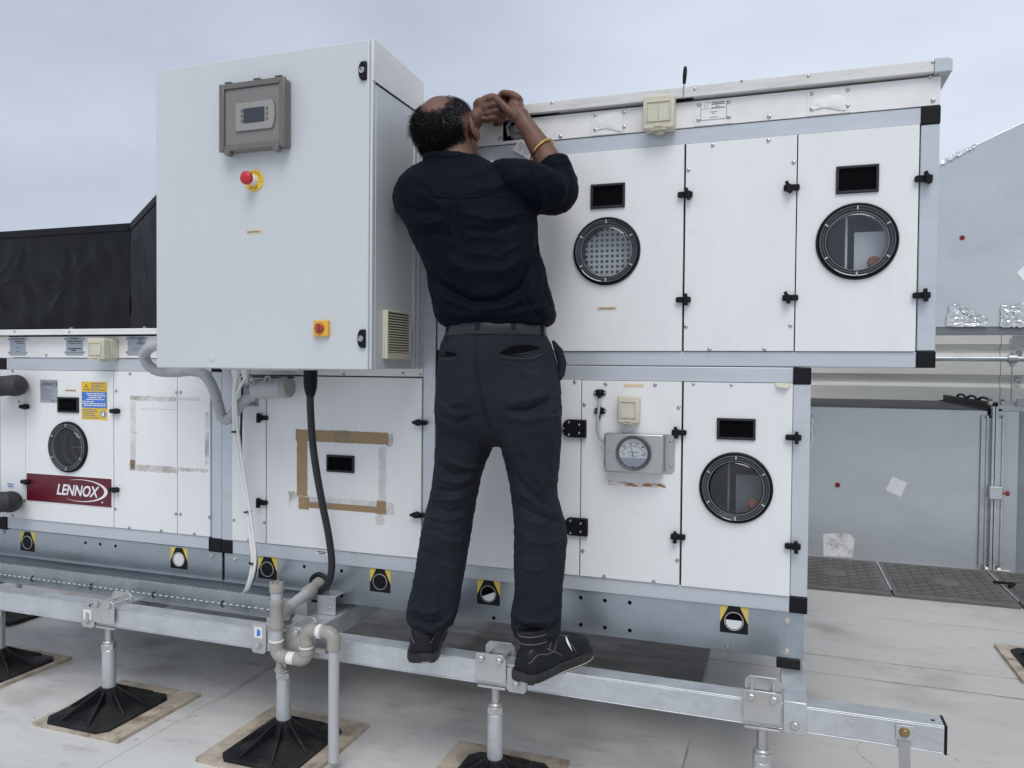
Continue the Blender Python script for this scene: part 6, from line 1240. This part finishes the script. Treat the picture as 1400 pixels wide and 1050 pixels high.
# --- shoes
def shoe(heel, dr, L, label, yaw_mark):
    d = Vector((dr[0], dr[1], 0)).normalized(); s = Vector((d.y, -d.x, 0)); z0 = RZ1+.0012
    at = lambda t, x, z: heel+d*(t*L)+s*x+ZZ*(z+z0)
    prof = [(0, .022, .074), (.02, .033, .084), (.07, .040, .102), (.16, .0425, .112), (.28, .042, .112), (.40, .0425, .104), (.52, .045, .094), (.66, .0505, .084), (.78, .0535, .077), (.88, .0495, .069), (.95, .040, .057), (.985, .027, .047), (1.0, .012, .038)]
    tt = [p[0] for p in prof]; w = lambda t: float(np.interp(t, tt, [p[1] for p in prof])); hgt_ = lambda t: float(np.interp(t, tt, [p[2] for p in prof])); bend_ = lambda t: .012*math.sin(t*math.pi)*t
    mb = MB(); R = []
    ts = list(np.concatenate([np.linspace(0, .1, 6)[:-1], np.linspace(.1, .9, 18)[:-1], np.linspace(.9, 1, 8)]))
    for t in ts:
        row = []
        for k in range(15):
            a = math.pi*k/14; ca, sa = math.cos(a), math.sin(a); row.append(at(t, w(t)*math.copysign(abs(ca)**.62, ca)*(1-.10*sa), .024+(hgt_(t)-.024)*abs(sa)**.75))
        row += [at(t, -w(t)*.96, .018), at(t, w(t)*.96, .018)]; R.append([mb.bm.verts.new(p) for p in row])
    n = len(R[0])
    for a, b in zip(R, R[1:]):
        for k in range(n): mb.bm.faces.new((a[k], a[(k+1) % n], b[(k+1) % n], b[k]))
    mb.bm.faces.new(R[0][::-1]); mb.bm.faces.new(R[-1])
    # padded ankle collar and tongue
    rings = []
    for z, rx, ry, t in ((.070, .036, .052, .20), (.100, .037, .054, .195), (.122, .0385, .056, .185), (.134, .040, .057, .18), (.140, .038, .054, .18)): rings.append([at(t, rx*math.cos(q), z)+d*(ry*math.sin(q)) for q in [2*math.pi*i/28 for i in range(28)]])
    loft(mb, rings); mb.tube([at(.30, 0, .120), at(.40, 0, .100), at(.50, 0, .078)], [.024, .024, .020], 14)
    sh = obj("shoe", mb, 'leather', man, sharp=50)
    mb = MB(); R = []
    for t in ts:
        wo = w(t)+.0055; e = .004 if .42 < t < .60 else 0; zb = .0+e+.006*max(0, (t-.8)/.2)**2
        R.append([mb.bm.verts.new(at(t*1.035-.018, x, z)) for x, z in ((-wo*.94, zb), (-wo, zb+.006), (-wo*1.0, zb+.020), (-wo*.93, .028), (wo*.93, .028), (wo, zb+.020), (wo, zb+.006), (wo*.94, zb))])
    for a, b in zip(R, R[1:]):
        for k in range(8): mb.bm.faces.new((a[k], a[(k+1) % 8], b[(k+1) % 8], b[k]))
    mb.bm.faces.new(R[0][::-1]); mb.bm.faces.new(R[-1]); obj("sole", mb, 'sole', sh, sharp=50)
    obj("sole_edge", MB().tube([at(t*1.03-.015, x, .0022) for t, x in [(0, 0), (0, w(0))]+[(t, w(t)+.0048) for t in ts[2:-2]]], .0018, 6), 'sole_edge', sh)
    def line(pts, r=.0011, mat='stitch', nm="stitching"):
        s_ = spline(pts, 5); obj(nm, MB().tube([at(t, math.copysign(w(t)*math.copysign(abs(math.cos(k))**.62, math.cos(k))*(1-.1*math.sin(k)), math.cos(k))+math.copysign(.0008, math.cos(k)), .0245+(hgt_(t)-.024)*abs(math.sin(k))**.75) for t, k, _ in s_], r, 6), mat, sh)
    for sgn in (1, -1):
        f = (lambda k: k) if sgn == 1 else (lambda k: math.pi-k)
        line([(.005, f(.55), 0), (.08, f(.60), 0), (.2, f(.42), 0), (.33, f(.40), 0), (.42, f(.22), 0)])
        line([(.03, f(1.15), 0), (.12, f(.95), 0), (.22, f(.62), 0), (.30, f(.45), 0)]); line([(.36, f(1.1), 0), (.30, f(.8), 0), (.25, f(.5), 0)]); line([(.43, f(1.25), 0), (.38, f(.8), 0), (.32, f(.42), 0)])
        line([(.60, f(1.35), 0), (.56, f(.9), 0), (.60, f(.55), 0), (.63, f(.25), 0)], .0011); line([(.50, f(1.5), 0), (.58, f(1.2), 0), (.66, f(1.4), 0)], .0012)
    # collar stitching seen from the heel
    for z, rx, ry, t in ((.105, .0380, .0550, .193), (.127, .0398, .0570, .183))[:2 if yaw_mark else 1]: obj("stitching", MB().tube([at(t, rx*math.cos(q), z)+d*(ry*math.sin(q)) for q in [math.pi+math.pi*i/20 for i in range(21)]], .0012, 6), 'stitch', sh)
    if yaw_mark:
        mbm = MB(); prev = None
        for i in range(13):
            u_ = i/12; k = .25+1.0*u_; th = .030*math.sin(math.pi*u_)**1.2+.001
            pr = []
            for t in (.585-.05*math.sin(math.pi*u_), .585-.05*math.sin(math.pi*u_)+th): pr.append(mbm.bm.verts.new(at(t, w(t)*abs(math.cos(k))**.62*(1-.1*math.sin(k))+.0016, .0255+(hgt_(t)-.024)*math.sin(k)**.75)))
            if prev: mbm.bm.faces.new((prev[0], prev[1], pr[1], pr[0]))
            prev = pr
        obj("reflective_mark", mbm, 'printw', sh)
    return sh
h1 = G(575, 908, RZ1); shoe(Vector((h1.x, h1.y+.01, 0)), (-.36, 1), .285, "", False)
hA, tA = G(713, 934, RZ1), G(796, 889, RZ1+.01); dv = tA-hA; shoe(Vector((hA.x, hA.y+.004, 0)), (dv.x, dv.y), dv.length+.002, "", True)
# ---------------------------------------------------------------- roof surface, sky, sun
def membrane():
    m = bpy.data.materials.new("roof_membrane"); m.use_nodes = True; nt = m.node_tree; L = nt.links.new; b = nt.nodes["Principled BSDF"]
    tc = nn(nt, "ShaderNodeTexCoord")
    def noise(scale, stretch, det=8, rough=.6):
        mp = nn(nt, "ShaderNodeMapping"); mp.inputs["Scale"].default_value = stretch; L(tc.outputs["Object"], mp.inputs["Vector"])
        n = nn(nt, "ShaderNodeTexNoise"); n.inputs["Scale"].default_value = scale; n.inputs["Detail"].default_value = det; n.inputs["Roughness"].default_value = rough; L(mp.outputs[0], n.inputs["Vector"]); return n.outputs["Fac"]
    def rng(s, a, c, lo, hi):
        r = nn(nt, "ShaderNodeMapRange"); r.inputs["From Min"].default_value = a; r.inputs["From Max"].default_value = c; r.inputs["To Min"].default_value = lo; r.inputs["To Max"].default_value = hi; L(s, r.inputs["Value"]); return r.outputs[0]
    def mix(f, a, c, mode='MIX'):
        x = nn(nt, "ShaderNodeMix", data_type='RGBA', blend_type=mode)
        for sock, v in ((x.inputs[0], f), (x.inputs[6], a), (x.inputs[7], c)):
            if isinstance(v, (tuple, float, int)): sock.default_value = v
            else: L(v, sock)
        return x.outputs[2]
    c = mix(rng(noise(1.3, (1, 1, 1)), .3, .7, 0, 1), (.64, .635, .62, 1), (.74, .74, .735, 1))
    c = mix(rng(noise(1.7, (1.0, 2.2, 1)), .46, .74, 0, .60), c, (.44, .42, .39, 1))          # scuffs drawn out along the roof fall
    c = mix(rng(noise(4, (1, 3.2, 1)), .57, .74, 0, .55), c, (.27, .25, .225, 1))
    c = mix(rng(noise(16, (1, 1.8, 1), 5), .66, .76, 0, .6), c, (.20, .18, .155, 1))
    # sheet left of the welded seam: darker, with the modules' shadow painted in
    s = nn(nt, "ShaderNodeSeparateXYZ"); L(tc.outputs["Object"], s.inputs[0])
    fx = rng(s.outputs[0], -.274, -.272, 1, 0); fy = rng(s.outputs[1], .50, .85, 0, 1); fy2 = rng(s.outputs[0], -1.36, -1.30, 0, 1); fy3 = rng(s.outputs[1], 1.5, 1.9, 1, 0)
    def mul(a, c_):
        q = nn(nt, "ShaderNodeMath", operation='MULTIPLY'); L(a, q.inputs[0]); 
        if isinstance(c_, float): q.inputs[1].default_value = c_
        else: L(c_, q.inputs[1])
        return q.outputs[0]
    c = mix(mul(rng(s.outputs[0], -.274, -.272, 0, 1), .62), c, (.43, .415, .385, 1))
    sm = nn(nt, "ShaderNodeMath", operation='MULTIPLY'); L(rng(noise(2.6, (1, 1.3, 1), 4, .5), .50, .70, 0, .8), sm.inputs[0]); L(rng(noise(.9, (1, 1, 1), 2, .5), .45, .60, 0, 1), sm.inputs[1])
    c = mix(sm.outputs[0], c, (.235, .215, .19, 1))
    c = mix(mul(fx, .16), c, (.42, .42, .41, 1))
    c = mix(mul(mul(mul(mul(fx, fy), fy2), fy3), .88), c, (.035, .031, .027, 1))  # painted shadow under the modules
    fa_ = rng(s.outputs[1], .0, .70, 0, .66); c = mix(mul(mul(fx, fa_), rng(noise(3, (1, 2, 1)), .25, .6, .55, 1)), c, (.17, .16, .15, 1))  # painted shade growing toward the back
    L(c, b.inputs["Base Color"]); L(rng(noise(5, (1, 3, 1)), .3, .7, .42, .70), b.inputs["Roughness"])
    bp = nn(nt, "ShaderNodeBump"); bp.inputs["Strength"].default_value = .25; bp.inputs["Distance"].default_value = .01; L(noise(7, (1, 2, 1), 6), bp.inputs["Height"]); L(bp.outputs[0], b.inputs["Normal"])
    return m
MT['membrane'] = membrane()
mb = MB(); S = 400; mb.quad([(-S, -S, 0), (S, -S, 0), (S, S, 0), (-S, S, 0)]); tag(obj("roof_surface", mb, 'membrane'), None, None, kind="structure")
# welded laps of the membrane: thin raised strips
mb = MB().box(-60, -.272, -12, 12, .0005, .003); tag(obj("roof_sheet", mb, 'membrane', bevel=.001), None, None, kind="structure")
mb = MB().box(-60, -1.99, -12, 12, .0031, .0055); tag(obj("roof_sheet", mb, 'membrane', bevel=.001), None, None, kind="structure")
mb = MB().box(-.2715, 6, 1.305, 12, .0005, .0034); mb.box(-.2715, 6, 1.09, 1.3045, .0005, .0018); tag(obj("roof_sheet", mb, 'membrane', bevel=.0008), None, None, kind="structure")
# dirt caught along the laps
def lap(x0, y0, x1, y1, w, z, sd):
    rnd = random.Random(sd); d = Vector((x1-x0, y1-y0, 0)); n = max(2, int(d.length/.02)); nr = Vector((-d.y, d.x, 0)).normalized(); mb = MB(); prev = None
    for i in range(n+1):
        c = Vector((x0, y0, z))+d*(i/n)+nr*(.004*mnoise.noise((i*.11, sd, 0))); ww = w*(.35+.9*abs(mnoise.noise((i*.09, sd, 4)))); q = (mb.bm.verts.new(c-nr*ww), mb.bm.verts.new(c+nr*ww*.5))
        if prev: mb.bm.faces.new((prev[0], prev[1], q[1], q[0]))
        prev = q
    tag(obj("dirt_line", mb, 'lap_dirt'), None, None, kind="structure")
lap(-.26, 1.3, 4, 1.3, .016, .0030, 1); lap(.35, 1.085, 4, 1.085, .014, .0019, 2); lap(-.2705, -1.2, -.2705, 4, .008, .0018, 3); lap(-1.976, -.2, -1.976, .75, .020, .0038, 4); lap(-.2, 1.95, 3, 1.97, .010, .0042, 5); lap(-1.98, .9, -1.98, 1.0, .01, .0042, 6)
# rusty water rings left on the sheet
c0 = G(1243, 1040, .001)
mb = MB(); prev = None
for k in range(49):
    a = R_(20+200*k/48+0); r = .135+.012*math.sin(3*a); w = .0022*(1+.8*math.sin(k*1.7)); d = Vector((math.cos(a)*1.1, math.sin(a), 0)); q = (mb.bm.verts.new(c0+d*r), mb.bm.verts.new(c0+d*(r+w)))
    if prev: mb.bm.faces.new((prev[0], prev[1], q[1], q[0]))
    prev = q
MT['ring'] = alpha_noise(pmat("rust_ring", (.34, .24, .13), .7), 14, .35, .6, mx=.75)
tag(obj("water_stain", mb, 'ring'), None, None, kind="structure")

SUN_EL, SUN_AZ = R_(54), R_(160)                     # overcast: broad, weak sun behind the photographer's right shoulder
w = bpy.data.worlds.new("World"); scene.world = w; w.use_nodes = True; nt = w.node_tree; nt.nodes.clear(); L = nt.links.new
out = nn(nt, "ShaderNodeOutputWorld"); bg = nn(nt, "ShaderNodeBackground"); bg.inputs["Strength"].default_value = .10
sky = nn(nt, "ShaderNodeTexSky", sky_type='NISHITA'); sky.sun_disc = False; sky.sun_elevation = SUN_EL; sky.sun_rotation = SUN_AZ; sky.air_density = 1; sky.dust_density = 2
tc = nn(nt, "ShaderNodeTexCoord"); mp = nn(nt, "ShaderNodeMapping"); mp.inputs["Scale"].default_value = (1, 1, 2.2); L(tc.outputs["Generated"], mp.inputs["Vector"])
n1 = nn(nt, "ShaderNodeTexNoise"); n1.inputs["Scale"].default_value = 2.1; n1.inputs["Detail"].default_value = 7; n1.inputs["Roughness"].default_value = .52; L(mp.outputs[0], n1.inputs["Vector"])
# cloud deck: brighter patch of thin cloud ahead to the right and overhead
dt = nn(nt, "ShaderNodeVectorMath", operation='DOT_PRODUCT'); L(tc.outputs["Generated"], dt.inputs[0]); dt.inputs[1].default_value = Vector((.18, .93, .32)).normalized()
r1 = nn(nt, "ShaderNodeMapRange"); r1.inputs["From Min"].default_value = .80; r1.inputs["From Max"].default_value = 1.0; r1.inputs["To Min"].default_value = 0; r1.inputs["To Max"].default_value = .55; L(dt.outputs["Value"], r1.inputs["Value"])
r2 = nn(nt, "ShaderNodeMapRange"); r2.inputs["From Min"].default_value = .32; r2.inputs["From Max"].default_value = .68; r2.inputs["To Min"].default_value = 0; r2.inputs["To Max"].default_value = .55; L(n1.outputs["Fac"], r2.inputs["Value"])
ad = nn(nt, "ShaderNodeMath", operation='ADD'); L(r1.outputs[0], ad.inputs[0]); L(r2.outputs[0], ad.inputs[1]); ad.use_clamp = True
cl = nn(nt, "ShaderNodeMix", data_type='RGBA'); L(ad.outputs[0], cl.inputs[0]); cl.inputs[6].default_value = (4.42, 4.92, 5.98, 1); cl.inputs[7].default_value = (7.28, 7.92, 9.0, 1)
mx = nn(nt, "ShaderNodeMix", data_type='RGBA'); mx.inputs[0].default_value = .92; L(sky.outputs[0], mx.inputs[6]); L(cl.outputs[2], mx.inputs[7])
L(mx.outputs[2], bg.inputs["Color"]); L(bg.outputs[0], out.inputs[0])
sd = bpy.data.lights.new("sun", 'SUN'); sd.energy = 1.5; sd.angle = R_(35); sd.color = (1, .97, .92)
so = bpy.data.objects.new("sun", sd); COL.objects.link(so)
dirn = Vector((math.sin(SUN_AZ)*math.cos(SUN_EL), math.cos(SUN_AZ)*math.cos(SUN_EL), math.sin(SUN_EL)))
so.rotation_euler = dirn.to_track_quat('Z', 'Y').to_euler(); so.location = (0, -4, 6)
scene.view_settings.view_transform = 'Standard'; scene.view_settings.look = 'None'; scene.view_settings.gamma = 1; scene.view_settings.exposure = 0.13
scene.render.engine = 'CYCLES'; scene.cycles.max_bounces = 8; scene.cycles.transparent_max_bounces = 12; scene.cycles.use_denoising = True
